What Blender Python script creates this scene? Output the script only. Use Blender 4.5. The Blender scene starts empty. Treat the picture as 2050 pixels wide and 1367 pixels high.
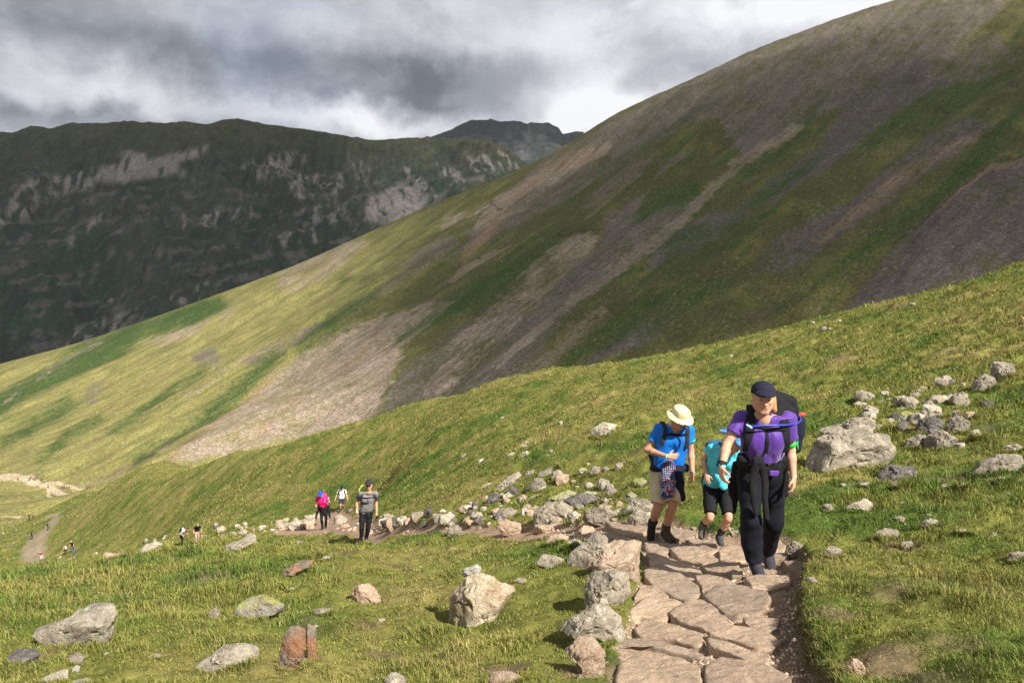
import bpy, bmesh, math, random
import numpy as np
from mathutils import Vector, Matrix
C = bpy.context.scene
R = math.radians
# ------------------------------------------------------------------ camera
F_PX, CX, CY = 1600.0, 1025.0, 683.5
PITCH = -math.atan(83.5 / 1600.0)
cam_d = bpy.data.cameras.new("camera"); cam_d.sensor_width = 36; cam_d.lens = 36 * F_PX / 2050
cam_d.clip_start = 0.1; cam_d.clip_end = 30000
cam = bpy.data.objects.new("camera", cam_d); C.collection.objects.link(cam)
cam.rotation_euler = (R(90) + PITCH, 0, 0); cam.location = (0, 0, 0)
C.camera = cam
# ------------------------------------------------------------------ sun, sky, exposure
TO_SUN = np.array([0.47, -0.60, 0.64]); TO_SUN /= np.linalg.norm(TO_SUN)
SUN_EL = math.asin(TO_SUN[2]); SUN_ROT = math.atan2(TO_SUN[0], TO_SUN[1])
sun_d = bpy.data.lights.new("sun", 'SUN'); sun_d.energy = 4.4; sun_d.angle = R(0.53); sun_d.color = (1.0, 0.945, 0.86)
sun = bpy.data.objects.new("sun", sun_d); C.collection.objects.link(sun)
sun.rotation_euler = Vector(TO_SUN).to_track_quat('Z', 'Y').to_euler()
C.view_settings.view_transform = 'Standard'; C.view_settings.look = 'None'
C.view_settings.exposure = 1.02; C.view_settings.gamma = 1.0
SINP, COSP = math.sin(PITCH), math.cos(PITCH)
def pix(px, py):
    """photo pixel -> (x/y, z/y) of the sight line"""
    u = (px - CX) / F_PX; v = (CY - py) / F_PX
    d = COSP - v * SINP
    return u / d, (SINP + v * COSP) / d
def proj(x, y, z):
    d = y * COSP + z * SINP
    return CX + F_PX * x / d, CY - F_PX * (-y * SINP + z * COSP) / d

class NT:
    """tiny node helper"""
    def __init__(s, tree):
        s.t = tree; tree.nodes.clear()
    def n(s, typ, **kw):
        nd = s.t.nodes.new(typ); ins = kw.pop('i', {})
        for k, v in kw.items(): setattr(nd, k, v)
        for k, v in ins.items():
            if hasattr(v, 'links'): s.t.links.new(v, nd.inputs[k])
            else: nd.inputs[k].default_value = v
        return nd
    def math(s, op, a, b=0.0, c=0.0, clamp=False):
        return s.n('ShaderNodeMath', operation=op, use_clamp=clamp, i={0: a, 1: b, 2: c}).outputs[0]
    def vm(s, op, a, b=(0, 0, 0), out=0):
        return s.n('ShaderNodeVectorMath', operation=op, i={0: a, 1: b}).outputs[out]
    def mix(s, f, a, b, mode='MIX'):
        nd = s.n('ShaderNodeMix', data_type='RGBA', blend_type=mode)
        for k, v in ((0, f), (6, a), (7, b)):
            if hasattr(v, 'links'): s.t.links.new(v, nd.inputs[k])
            else: nd.inputs[k].default_value = v if k == 0 else (tuple(v) + (1,))[:4]
        return nd.outputs[2]
    def noise(s, vec, scale, detail=4, rough=0.55, dist=0.0, out=0):
        return s.n('ShaderNodeTexNoise', i={'Vector': vec, 'Scale': scale, 'Detail': detail, 'Roughness': rough, 'Distortion': dist}).outputs[out]
    def ramp(s, v, a, b, lo=0.0, hi=1.0, smooth=True):
        return s.n('ShaderNodeMapRange', interpolation_type='SMOOTHSTEP' if smooth else 'LINEAR',
                   i={0: v, 1: a, 2: b, 3: lo, 4: hi}).outputs[0]
    def link(s, a, b): s.t.links.new(a, b)

world = bpy.data.worlds.new("World"); C.world = world; world.use_nodes = True
def build_world():
    g = NT(world.node_tree)
    d = g.n('ShaderNodeTexCoord').outputs['Generated']
    nz = g.noise(d, 3.2, 5, 0.55, out=1)
    wv = g.vm('SCALE', g.vm('SUBTRACT', nz, (0.5, 0.5, 0.5)))
    wv.node.inputs[3].default_value = 0.16
    dw = g.vm('ADD', d, wv)
    st = g.vm('MULTIPLY', dw, (1, 1, 1.7))
    n1 = g.noise(st, 3.4, 9, 0.56, 0.25)
    n2 = g.noise(st, 10.0, 9, 0.64, 0.2)
    val = g.math('ADD', g.math('MULTIPLY', n1, 0.74), g.math('MULTIPLY', n2, 0.26))
    val = g.ramp(val, 0.37, 0.64, 0.36, 0.78)
    wsm = g.n('ShaderNodeVectorMath', operation='SCALE', i={0: g.vm('SUBTRACT', g.noise(d, 9.0, 7, 0.62, out=1), (0.5, 0.5, 0.5))})
    wsm.inputs[3].default_value = 0.11
    db = g.vm('ADD', d, wsm.outputs[0])
    # light breaks and dark bases: (photo px, py, half width px, half height px, gain)
    for px, py, hw, hh, amt in ((110, 150, 220, 60, 0.30), (30, 60, 260, 90, -0.10), (330, 190, 130, 45, 0.12), (700, 245, 260, 36, 0.52), (1230, 225, 150, 60, 0.50), (1160, 262, 80, 22, 0.2),
                                (980, 175, 190, 60, -0.34), (760, 130, 300, 55, -0.22), (230, 35, 330, 45, -0.03), (300, 110, 160, 40, -0.1), (620, 60, 240, 50, 0.10),
                                (1330, 90, 260, 100, 0.14), (1720, 0, 330, 75, 0.45), (1350, 20, 200, 40, 0.12), (80, 235, 220, 34, -0.28), (480, 150, 130, 45, -0.12), (1020, 75, 200, 40, 0.05)):
        X, e = pix(px, py); v = np.array([X, 1, e]); L = np.linalg.norm(v); v /= L
        sub = g.vm('SUBTRACT', db, tuple(v))
        sc = g.vm('MULTIPLY', sub, (F_PX / hw, F_PX / hw * 0.6, F_PX / hh))
        ln = g.vm('LENGTH', sc, out=1)
        m = g.ramp(ln, 1.5, 0.0, 0.0, amt)
        val = g.math('ADD', val, m)
    val = g.math('MAXIMUM', val, 0.12)
    cr = g.n('ShaderNodeValToRGB', i={0: val})
    el = cr.color_ramp; el.elements[0].position = 0.0; el.elements[0].color = (0.046, 0.050, 0.056, 1)
    el.elements[1].position = 1.0; el.elements[1].color = (0.50, 0.50, 0.515, 1)
    for p, c in ((0.22, (0.105, 0.110, 0.122, 1)), (0.45, (0.200, 0.206, 0.225, 1)), (0.72, (0.335, 0.34, 0.36, 1))):
        q = el.elements.new(p); q.color = c
    sky = g.n('ShaderNodeTexSky', sky_type='NISHITA', sun_disc=False, sun_elevation=SUN_EL, sun_rotation=SUN_ROT, altitude=500)
    b1 = g.n('ShaderNodeBackground', i={0: sky.outputs[0], 1: 0.07})
    b2 = g.n('ShaderNodeBackground', i={0: cr.outputs[0], 1: 1.0})
    cover = g.ramp(g.noise(st, 2.0, 3), 0.62, 0.75, 0.97, 0.80)
    mx = g.n('ShaderNodeMixShader', i={0: cover, 1: b1.outputs[0], 2: b2.outputs[0]})
    o = g.n('ShaderNodeOutputWorld', i={0: mx.outputs[0]})
build_world()

# ------------------------------------------------------------------ numeric helpers
def _h(ix, iy, iz, s):
    h = (ix.astype(np.uint32) * np.uint32(374761393) + iy.astype(np.uint32) * np.uint32(668265263)
         + iz.astype(np.uint32) * np.uint32(2147483647 - 58) + np.uint32((s * 974711 + 12345) & 0xffffffff))
    h = (h ^ (h >> np.uint32(13))) * np.uint32(1274126177)
    h = (h ^ (h >> np.uint32(16))) * np.uint32(2246822519)
    return h ^ (h >> np.uint32(15))
def n2(x, y, s=0):
    """2-D gradient noise, about -1..1"""
    x = np.asarray(x, float); y = np.asarray(y, float)
    fx = np.floor(x); fy = np.floor(y); ix = fx.astype(np.int64); iy = fy.astype(np.int64)
    x = x - fx; y = y - fy; z0 = np.zeros_like(ix)
    u = x * x * x * (x * (x * 6 - 15) + 10); v = y * y * y * (y * (y * 6 - 15) + 10)
    def g(i, j):
        a = _h(ix + i, iy + j, z0, s) * (2 * math.pi / 4294967296.0)
        return np.cos(a) * (x - i) + np.sin(a) * (y - j)
    a = g(0, 0); b = g(1, 0); c = g(0, 1); d = g(1, 1)
    return 1.5 * ((a + (b - a) * u) + ((c + (d - c) * u) - (a + (b - a) * u)) * v)
def fbm2(x, y, o=4, s=0, rough=0.5):
    t = 0; a = 1.0; k = 0
    for i in range(o):
        t = t + a * n2(x, y, s + i * 17); k += a; a *= rough
        x, y = 2.03 * (0.8 * x - 0.6 * y), 2.03 * (0.6 * x + 0.8 * y)
    return t / k * 1.3
def n3(p, s=0):
    f = np.floor(p); i = f.astype(np.int64); t = p - f; t = t * t * (3 - 2 * t); r = 0
    for a in (0, 1):
        for b in (0, 1):
            for c in (0, 1):
                w = (t[..., 0] if a else 1 - t[..., 0]) * (t[..., 1] if b else 1 - t[..., 1]) * (t[..., 2] if c else 1 - t[..., 2])
                r = r + w * (_h(i[..., 0] + a, i[..., 1] + b, i[..., 2] + c, s) / 4294967296.0)
    return r * 2 - 1
def fbm3(p, o=4, s=0, rough=0.5):
    t = 0; a = 1.0; k = 0
    for i in range(o):
        t = t + a * n3(p, s + i * 13); k += a; a *= rough
        p = p * 2.07 + 3.7
    return t / k * 1.4
def ss(a, b, x):
    t = np.clip((x - a) / (b - a), 0, 1); return t * t * (3 - 2 * t)
def mixc(a, b, m):
    return np.asarray(a) * (1 - m[..., None]) + np.asarray(b) * m[..., None]
class TPS:
    def __init__(s, P, v, lam=1e-4):
        P = np.asarray(P, float); s.P = P; n = len(P)
        d = np.linalg.norm(P[:, None] - P[None], axis=2)
        K = np.where(d > 0, d * d * np.log(np.maximum(d, 1e-9)), 0) + lam * np.eye(n)
        A = np.zeros((n + 3, n + 3)); A[:n, :n] = K; A[:n, n] = 1; A[:n, n + 1:] = P
        A[n, :n] = 1; A[n + 1:, :n] = P.T
        s.w = np.linalg.solve(A, np.concatenate([v, np.zeros(3)]))
    def __call__(s, a, b):
        sh = a.shape; a = a.ravel(); b = b.ravel(); n = len(s.P)
        r = s.w[n] + s.w[n + 1] * a + s.w[n + 2] * b
        for k in range(n):
            d2 = (a - s.P[k, 0]) ** 2 + (b - s.P[k, 1]) ** 2
            r = r + s.w[k] * 0.5 * d2 * np.log(np.maximum(d2, 1e-18))
        return r.reshape(sh)
def poly_sd(x, y, poly):
    """signed distance to polygon, negative inside"""
    P = np.asarray(poly, float); d = np.full(x.shape, 1e18); ins = np.zeros(x.shape, bool)
    for k in range(len(P)):
        a = P[k]; b = P[(k + 1) % len(P)]; ex, ey = b - a
        t = np.clip(((x - a[0]) * ex + (y - a[1]) * ey) / (ex * ex + ey * ey + 1e-12), 0, 1)
        d = np.minimum(d, (x - a[0] - ex * t) ** 2 + (y - a[1] - ey * t) ** 2)
        c = ((a[1] > y) != (b[1] > y)) & (x < ex * (y - a[1]) / (ey if abs(ey) > 1e-12 else 1e-12) + a[0])
        ins ^= c
    d = np.sqrt(d); return np.where(ins, -d, d)
def line_d(x, y, pts):
    P = np.asarray(pts, float); d = np.full(x.shape, 1e18)
    for a, b in zip(P[:-1], P[1:]):
        ex, ey = (b - a)[:2]
        t = np.clip(((x - a[0]) * ex + (y - a[1]) * ey) / (ex * ex + ey * ey + 1e-12), 0, 1)
        d = np.minimum(d, (x - a[0] - ex * t) ** 2 + (y - a[1] - ey * t) ** 2)
    return np.sqrt(d)
def mesh_np(name, V, faces, mat, col=None, parent=None, smooth=True, sizes=None, loc=None):
    """faces: (n,k) array, or flat indices with sizes"""
    me = bpy.data.meshes.new(name); V = np.asarray(V, np.float32); me.vertices.add(len(V)); me.vertices.foreach_set('co', V.ravel())
    if sizes is None:
        faces = np.asarray(faces, np.int32); k = faces.shape[1]; sizes = np.full(len(faces), k, np.int32)
    flat = np.asarray(faces, np.int32).ravel()
    me.loops.add(len(flat)); me.loops.foreach_set('vertex_index', flat)
    st = np.concatenate([[0], np.cumsum(sizes)[:-1]]).astype(np.int32)
    me.polygons.add(len(sizes)); me.polygons.foreach_set('loop_start', st); me.polygons.foreach_set('loop_total', np.asarray(sizes, np.int32))
    me.polygons.foreach_set('use_smooth', np.full(len(sizes), smooth))
    if col is not None:
        c4 = np.ones((len(V), 4), np.float32); c4[:, :3] = col
        at = me.color_attributes.new('Col', 'FLOAT_COLOR', 'POINT'); at.data.foreach_set('color', c4.ravel())
    me.update(calc_edges=True)
    if mat: me.materials.append(mat)
    o = bpy.data.objects.new(name, me); C.collection.objects.link(o)
    if loc is not None: o.location = loc
    if parent: o.parent = parent
    return o
def tag(o, label=None, cat=None, group=None, kind=None):
    for k, v in (('label', label), ('category', cat), ('group', group), ('kind', kind)):
        if v: o[k] = v
    return o
def empty(name, loc):
    o = bpy.data.objects.new(name, None); C.collection.objects.link(o); o.location = loc; o.empty_display_size = 0.2
    return o
def grid_faces(nr, nc):
    i = np.arange(nr - 1)[:, None] * nc + np.arange(nc - 1)[None]
    return np.stack([i, i + 1, i + nc + 1, i + nc], -1).reshape(-1, 4)

# ------------------------------------------------------------------ materials
FALL = (0.74, 0.673)
def mat_vcol(name, rough=0.9, fine=((60.0, 0.25), (8.0, 0.2)), bump=0.0, bscale=30.0, spec=0.2, translucent=0.0, stretch=None, bdist=0.02):
    m = bpy.data.materials.new(name); m.use_nodes = True; g = NT(m.node_tree)
    col = g.n('ShaderNodeAttribute', attribute_name='Col').outputs['Color']
    vec = g.n('ShaderNodeTexCoord').outputs['Object']
    if stretch:      # texture drawn out down the fall line
        a = g.vm('DOT_PRODUCT', vec, (0.673, -0.74, 0), out=1); b = g.vm('DOT_PRODUCT', vec, (0.74 * stretch, 0.673 * stretch, 0), out=1)
        vec = g.n('ShaderNodeCombineXYZ', i={0: a, 1: b, 2: 0.0}).outputs[0]
    for sc, am in fine:
        n = g.noise(vec, sc, 3, 0.6)
        f = g.ramp(n, 0.25, 0.75, 1 - am, 1 + am, smooth=False)
        col = g.mix(1.0, col, g.n('ShaderNodeCombineColor', i={0: f, 1: f, 2: f}).outputs[0], 'MULTIPLY')
    b = g.n('ShaderNodeBsdfPrincipled', i={'Base Color': col, 'Roughness': rough, 'Specular IOR Level': spec})
    if bump:
        h = g.noise(vec, bscale, 6, 0.65)
        bp = g.n('ShaderNodeBump', i={'Height': h, 'Strength': bump, 'Distance': bdist})
        g.link(bp.outputs[0], b.inputs['Normal'])
    out = b.outputs[0]
    if translucent:
        tr = g.n('ShaderNodeBsdfTranslucent', i={0: col})
        out = g.n('ShaderNodeMixShader', i={0: translucent, 1: out, 2: tr.outputs[0]}).outputs[0]
    g.n('ShaderNodeOutputMaterial', i={0: out})
    return m
def mat_rock(name, c1, c2, lichen=(0.42, 0.40, 0.30), lich=0.5, dark=0.5, scale=6.0, moss=0.0, rust=0.0):
    m = bpy.data.materials.new(name); m.use_nodes = True; g = NT(m.node_tree)
    tc = g.n('ShaderNodeTexCoord').outputs['Object']
    oi = g.n('ShaderNodeObjectInfo')
    off = g.n('ShaderNodeVectorMath', operation='SCALE', i={0: (7.3, 3.1, 5.7)}); g.link(oi.outputs['Random'], off.inputs[3])
    v = g.vm('ADD', tc, off.outputs[0])
    a = g.noise(v, scale, 6, 0.62, 0.3)
    col = g.mix(g.ramp(a, 0.35, 0.65), c1, c2)
    l = g.ramp(g.noise(v, scale * 2.6, 5, 0.7, 0.5), 0.52, 0.62, 0, lich)
    col = g.mix(l, col, lichen)
    k = g.ramp(g.noise(v, scale * 5.0, 4, 0.7, 0.2), 0.40, 0.30, 0, dark)
    col = g.mix(k, col, (0.05, 0.045, 0.04))
    sp = g.ramp(g.noise(v, scale * 22, 2, 0.6), 0.3, 0.7, 0.75, 1.25, smooth=False)
    col = g.mix(1.0, col, g.n('ShaderNodeCombineColor', i={0: sp, 1: sp, 2: sp}).outputs[0], 'MULTIPLY')
    nz = g.n('ShaderNodeSeparateXYZ', i={0: g.n('ShaderNodeNewGeometry').outputs['Normal']}).outputs[2]
    if moss:
        mk = g.math('MULTIPLY', g.ramp(nz, 0.35, 0.8), g.ramp(g.noise(v, scale * 1.3, 5, 0.7), 0.36, 0.56, 0, moss))
        col = g.mix(mk, col, (0.30, 0.31, 0.06))
    if rust:
        col = g.mix(g.ramp(g.noise(v, scale * 0.7, 4, 0.6), 0.4, 0.62, 0, rust), col, (0.36, 0.17, 0.085))
    tint = g.ramp(oi.outputs['Random'], 0, 1, 0.82, 1.15, smooth=False)
    col = g.mix(1.0, col, g.n('ShaderNodeCombineColor', i={0: tint, 1: tint, 2: tint}).outputs[0], 'MULTIPLY')
    b = g.n('ShaderNodeBsdfPrincipled', i={'Base Color': col, 'Roughness': 0.88, 'Specular IOR Level': 0.25})
    hh = g.math('ADD', g.noise(v, scale * 3, 8, 0.7, 0.4), g.math('MULTIPLY', g.n('ShaderNodeTexVoronoi', feature='DISTANCE_TO_EDGE', i={'Vector': v, 'Scale': scale * 1.4}).outputs[0], 0.35))
    bp = g.n('ShaderNodeBump', i={'Height': hh, 'Strength': 1.0, 'Distance': 0.045})
    g.link(bp.outputs[0], b.inputs['Normal'])
    g.n('ShaderNodeOutputMaterial', i={0: b.outputs[0]})
    return m
def mat_cloth(name, col, rough=0.85, weave=220.0, sheen=0.0, pattern=None, spec=0.25, var=0.12):
    m = bpy.data.materials.new(name); m.use_nodes = True; g = NT(m.node_tree)
    tc = g.n('ShaderNodeTexCoord').outputs['Object']
    f = g.ramp(g.noise(tc, 14, 4, 0.6), 0.3, 0.7, 1 - var, 1 + var, smooth=False)
    c = g.mix(1.0, col, g.n('ShaderNodeCombineColor', i={0: f, 1: f, 2: f}).outputs[0], 'MULTIPLY')
    if pattern == 'hex':
        mp = g.vm('MULTIPLY', tc, (1, 0.2, 1))
        ed = g.n('ShaderNodeTexVoronoi', feature='DISTANCE_TO_EDGE', i={'Vector': mp, 'Scale': 40.0, 'Randomness': 0.25}).outputs[0]
        cid = g.n('ShaderNodeTexVoronoi', i={'Vector': mp, 'Scale': 40.0, 'Randomness': 0.25}).outputs['Color']
        sc = g.n('ShaderNodeSeparateColor', i={0: cid}).outputs
        lc = g.mix(g.ramp(sc[0], 0.45, 0.5), (0.45, 0.5, 0.62), (0.62, 0.16, 0.10))
        lc = g.mix(g.ramp(sc[1], 0.6, 0.65), lc, (0.10, 0.20, 0.55))
        c = g.mix(g.ramp(ed, 0.10, 0.05), c, lc)
    b = g.n('ShaderNodeBsdfPrincipled', i={'Base Color': c, 'Roughness': rough, 'Specular IOR Level': spec, 'Sheen Weight': sheen})
    h = g.math('ADD', g.math('MULTIPLY', g.noise(tc, weave, 2, 0.5), 0.4), g.math('MULTIPLY', g.noise(g.vm('MULTIPLY', tc, (1, 1, 0.45)), 13, 3, 0.5, 1.2), 2.5))
    bp = g.n('ShaderNodeBump', i={'Height': h, 'Strength': 0.42, 'Distance': 0.008})
    g.link(bp.outputs[0], b.inputs['Normal'])
    g.n('ShaderNodeOutputMaterial', i={0: b.outputs[0]})
    return m
M_ground = mat_vcol('turf', 0.95, ((40, 0.3), (9, 0.2), (1.6, 0.15)), 0.8, 14.0, 0.1, bdist=0.05)
M_path = mat_vcol('trodden_earth', 0.95, ((90, 0.35), (22, 0.25), (4, 0.15)), 0.9, 45.0, 0.1, bdist=0.015)
M_grass = mat_vcol('grass_blades', 0.7, ((1.5, 0.12),), 0, 0, 0.15, translucent=0.28)
M_hill = mat_vcol('fell_side', 0.95, ((2.2, 0.75), (0.75, 0.45), (0.09, 0.15)), 0.22, 1.6, 0.08, bdist=0.5, stretch=0.8)
M_far = mat_vcol('far_fell_side', 0.95, ((0.45, 0.4), (0.12, 0.35)), 0.9, 0.3, 0.08, bdist=7.0)

# ------------------------------------------------------------------ the near ground
GCTL = [  # photo px, py, metres ahead
 (1400,1367,4.3),(1300,1250,5.9),(1510,1160,6.75),(1480,1100,8.5),(1250,1060,10.3),(1340,1090,9.3),(1000,1060,14),(800,1052,20.5),(735,1084,22.8),(690,1073,25.5),
 (645,1058,34),(685,1022,52),(560,1050,40),(450,1078,50),(395,1089,60),(395,1062,84),(300,1100,74),(300,1078,100),(140,1112,115),(80,1120,126),(0,1132,122),(0,1060,205),(110,1040,190),(180,985,232),
 (0,1367,4.35),(0,1250,6.4),(0,1152,13.5),(300,1112,14.5),(430,1094,15.2),(640,1094,14.6),(735,1098,14.4),(800,1101,14.0),(1000,1100,11.8),(600,1200,8),(600,1367,4.35),(960,1255,6.4),(300,1200,8.2),(1100,1170,7.6),(900,1140,9.6),
 (1800,1250,5.0),(2050,1250,4.75),(2050,1367,3.9),(1750,1367,4.1),(2050,1100,7.2),(1700,1100,8.0),(1650,960,11),(1800,912,12.5),(2050,932,10.5),(2000,790,17),(1800,830,16),(1500,830,20),
 (1250,960,15),(1000,970,19),(850,1000,27),(1200,862,21),(1000,900,28),(1500,750,31),(1900,650,29),(800,930,46),(500,960,84),(300,1000,118),(850,850,64),(1050,820,42),(1350,780,33),(1700,740,26),
 (2050,527,38),(1900,578,40),(1750,612,42),(1600,650,45),(1450,688,49),(1300,718,52),(1200,733,55),(1080,746,59),(950,778,66),(850,806,72),(750,836,80),(600,880,95),(480,903,115),(340,926,155),
 (2500,395,37),(2500,1250,4.6),(2500,900,9),(-450,1165,13),(-450,1300,5.5),(-450,1120,200),(2500,650,17)]
GDIR = [  # photo column, metres ahead, z : slopes that turn away from the camera
 (0,30,-11.6),(0,60,-22.4),(300,30,-10.4),(300,50,-17.0),(640,20,-6.75),(729,18,-5.85),(729,20,-6.55),(682,40,-11.3),(682,46,-12.9),(720,46,-12.8),(450,26,-8.6),(-450,30,-13),(-450,70,-30),
 (2050,55,-1.0),(1600,62,-5.5),(1300,72,-10),(1080,82,-13),(950,92,-16.5),(750,110,-24),(600,130,-32),(480,155,-41),(340,200,-54),(180,290,-92),(0,270,-98),(-450,290,-130),(2500,60,6),
 (2050,90,-12),(1300,120,-30),(2050,250,-60),(1300,280,-100),(600,290,-120),(0,1.5,-1.6),(1025,1.5,-1.55),(2050,1.5,-1.5),(-450,2.5,-1.75),(2500,2.5,-1.45)]
def gz0(y): return -1.52 - 0.2 * y
GP, GV = [], []
for px, py, y in GCTL:
    X, e = pix(px, py); GP.append((1.6 * X, math.log(y))); GV.append((e * y - gz0(y)) / y)
for px, y, z in GDIR:
    X, _ = pix(px, 1000); GP.append((1.6 * X, math.log(y))); GV.append((z - gz0(y)) / y)
gt = TPS(GP, np.array(GV), 3e-4)
NC, NR = 760, 960
gX = np.linspace(-1.05, 1.05, NC); gL = np.linspace(math.log(1.3), math.log(300), NR)
GX, GL = np.meshgrid(gX, gL); GY = np.exp(GL); GXX = GX * GY
GZ = gz0(GY) + GY * gt(1.6 * GX, GL)
def gsample(A, x, y):
    fx = (np.asarray(x) / y - gX[0]) / (gX[1] - gX[0]); fy = (np.log(y) - gL[0]) / (gL[1] - gL[0])
    fx = np.clip(fx, 0, NC - 1.001); fy = np.clip(fy, 0, NR - 1.001)
    i = fx.astype(int); j = fy.astype(int); u = fx - i; v = fy - j
    if A.ndim == 3: u = u[..., None]; v = v[..., None]
    return (A[j, i] * (1 - u) + A[j, i + 1] * u) * (1 - v) + (A[j + 1, i] * (1 - u) + A[j + 1, i + 1] * u) * v
_hy = np.exp(np.linspace(math.log(1.4), math.log(295), 4000))
def hit(px, py):
    """first point of the ground on a sight line"""
    X, e = pix(px, py)
    g = gsample(GZ, X * _hy, _hy) - e * _hy
    k = int(np.argmax(g >= 0)) if (g >= 0).any() else len(g) - 1
    y = _hy[k]
    if k > 0:
        t = g[k - 1] / (g[k - 1] - g[k] + 1e-12); y = _hy[k - 1] + (_hy[k] - _hy[k - 1]) * min(max(t, 0), 1)
    return np.array([X * y, y, e * y])
# the trodden path, sunk into the turf
PATH_PX = [(1180,1420),(1235,1340),(1250,1290),(1262,1230),(1275,1180),(1292,1140),(1290,1104),(1200,1082),(1100,1078),(960,1074),(820,1072),(710,1074),(620,1072),(545,1066),
           (560,1052),(620,1040),(650,1024),(700,1018),(745,1038),(800,1048),(900,1050),(1050,1046),(1200,1040),(1330,1036),(1450,1062),(1570,1066),(1602,1105),(1612,1150),(1588,1185),(1586,1250),(1606,1310),(1640,1367),(1665,1420)]
PATH_XY = np.array([hit(a, b)[:2] for a, b in PATH_PX])
RBANK = np.array([hit(a, b)[:2] for a, b in [(1612,1140),(1590,1185),(1588,1250),(1608,1310),(1642,1367),(1680,1440)]])
LOW = [[hit(a, b)[:2] for a, b in q] for q in ([(40,1108),(56,1080),(80,1062),(98,1046),(108,1034),(90,1034),(122,1025),(120,1040),(104,1058),(90,1080),(93,1100),(85,1120),(75,1128),(52,1126)], [(0,1030),(40,1026),(40,1030),(0,1034)])]
near = GY < 75
psd = np.full(GY.shape, 9.0); psd[near] = poly_sd(GXX[near], GY[near], PATH_XY)
wob = 0.06 * fbm2(GXX * 3, GY * 3, 3, 5) * np.clip(GY / 8, 0.5, 3)
psd = psd + wob
lsd = np.full(GY.shape, 9.0); fr = (GY > 70) & (GX < -0.45)
for q in LOW: lsd[fr] = np.minimum(lsd[fr], poly_sd(GXX[fr], GY[fr], q))
lsd = lsd + 0.7 * fbm2(GXX * 0.4, GY * 0.4, 3, 6)
pm = ss(0.06, -0.06, psd); pm_far = ss(0.5, -0.5, lsd)
sf = np.clip(GY / 6, 0.6, 4)
hum = 0.10 * fbm2(GXX * 0.55, GY * 0.55, 3, 1) + 0.075 * fbm2(GXX * 1.9, GY * 1.9, 3, 2) + 0.03 * fbm2(GXX * 4.5, GY * 4.5, 2, 19) * ss(2, 4, GY)
tus = 0.07 * fbm2(GXX * 2.3, GY * 2.3, 3, 7) * ss(8, 16, GY) * ss(90, 50, GY) + 0.26 * np.maximum(0, fbm2(GXX * 0.8 + 0.4 * fbm2(GXX, GY, 2, 9), GY * 0.8, 4, 3)) * ss(10, 24, GY) + 0.55 * fbm2(GXX * 0.12, GY * 0.12, 3, 4) * ss(40, 80, GY) * ss(300, 60, GY)
GZ = GZ + (hum * ss(1.2, 4.0, GY) + tus) * (1 - pm * 0.9)
GZ = GZ - 0.10 * ss(0.10, -0.10, psd) + 0.02 * fbm2(GXX * 4, GY * 4, 3, 8) * pm
nb = GY < 14
rb = np.full(GY.shape, 9.0); rb[nb] = line_d(GXX[nb], GY[nb], RBANK)
side = psd > 0
bank = np.where(side & (rb < 1.4), 0.075 * ss(0.0, 0.10, rb) * ss(1.4, 0.15, rb), 0)
bank = np.where(~side & (rb < 0.30), -0.02 * ss(0.30, 0.05, rb), bank)
GZ = GZ + bank
# turf colours
DRY = (0.190, 0.160, 0.056); OLIVE = (0.126, 0.128, 0.030); GREEN = (0.062, 0.096, 0.017); BROWN = (0.105, 0.080, 0.045)
BARE = [(1770,1325,85,26,.9),(1680,1225,60,25,.7),(1790,1180,55,16,.6),(1930,1290,70,24,.5),(1800,1090,50,14,.6),(740,1252,48,22,.75),(760,1312,36,18,.6),(330,1215,30,10,.4),(1010,1350,60,16,.8),(1150,1345,40,22,.8),(1990,1190,60,16,.4),(100,1320,60,20,.5),(1660,640,30,6,.8),(1680,715,40,9,.8),(1800,610,30,6,.7),(1380,690,26,5,.6),(1900,705,50,10,.5),(1230,1345,60,40,.6)]
BW = [(hit(px, py), hw, hh, k) for px, py, hw, hh, k in BARE]
def bare_at(x, y):
    r = np.zeros(np.shape(x))
    n = 0.45 * fbm2(x * 2.2, y * 2.2, 3, 29)
    for p, hw, hh, k in BW:
        rx = hw * p[1] / F_PX; ry = max(hh * p[1] / F_PX * 2.6, rx * .4); d = np.hypot((x - p[0]) / rx, (y - p[1]) / ry)
        r = np.maximum(r, k * ss(1.2, .45, d + n))
    return r
def turf_colour(x, y):
    a = fbm2(x * 0.35, y * 0.35, 4, 21) + 0.5 * fbm2(x * 0.06, y * 0.06, 3, 27); b = fbm2(x * 1.3, y * 1.3, 4, 22); c = fbm2(x * 0.9 + 7, y * 0.9, 4, 23)
    m = mixc(OLIVE, DRY, ss(-0.1, 0.75, a + 0.5 * b)); m = mixc(m, GREEN, ss(0.02, 0.62, -a + 0.6 * c))
    m = mixc(m, BROWN, 0.75 * ss(0.42, 0.75, c - 0.3 * b) * ss(40, 8, y)); m = mixc(m, (0.15, 0.105, 0.065), 0.9 * bare_at(x, y))
    m = m * (1 + 0.30 * fbm2(x * 2.6, y * 2.6, 3, 24))[..., None]
    return m
G_col = turf_colour(GXX, GY) * 1.25
EARTH = (0.34, 0.235, 0.16); SOIL = (0.13, 0.09, 0.06)
ec = mixc(EARTH, (0.25, 0.175, 0.12), ss(-0.2, 0.6, fbm2(GXX * 2.2, GY * 2.2, 4, 31)))
G_col = mixc(G_col, ec, pm); G_col = mixc(G_col, (0.30, 0.235, 0.17), pm_far * np.clip(0.8 + 0.5 * fbm2(GXX * 0.8, GY * 0.8, 3, 33), 0, 1))
G_col = mixc(G_col, SOIL, 0.8 * ss(0.20, 0.05, np.where(side, 9, rb)) + np.where(side, 0.9 * ss(0.10, 0.02, rb), 0))
M_col = G_col * (1 - 0.12 * (1 - pm) * (1 - pm_far) * ss(120, 40, GY))[..., None]      # ground colour darkened under the blades for grass contrast
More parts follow.
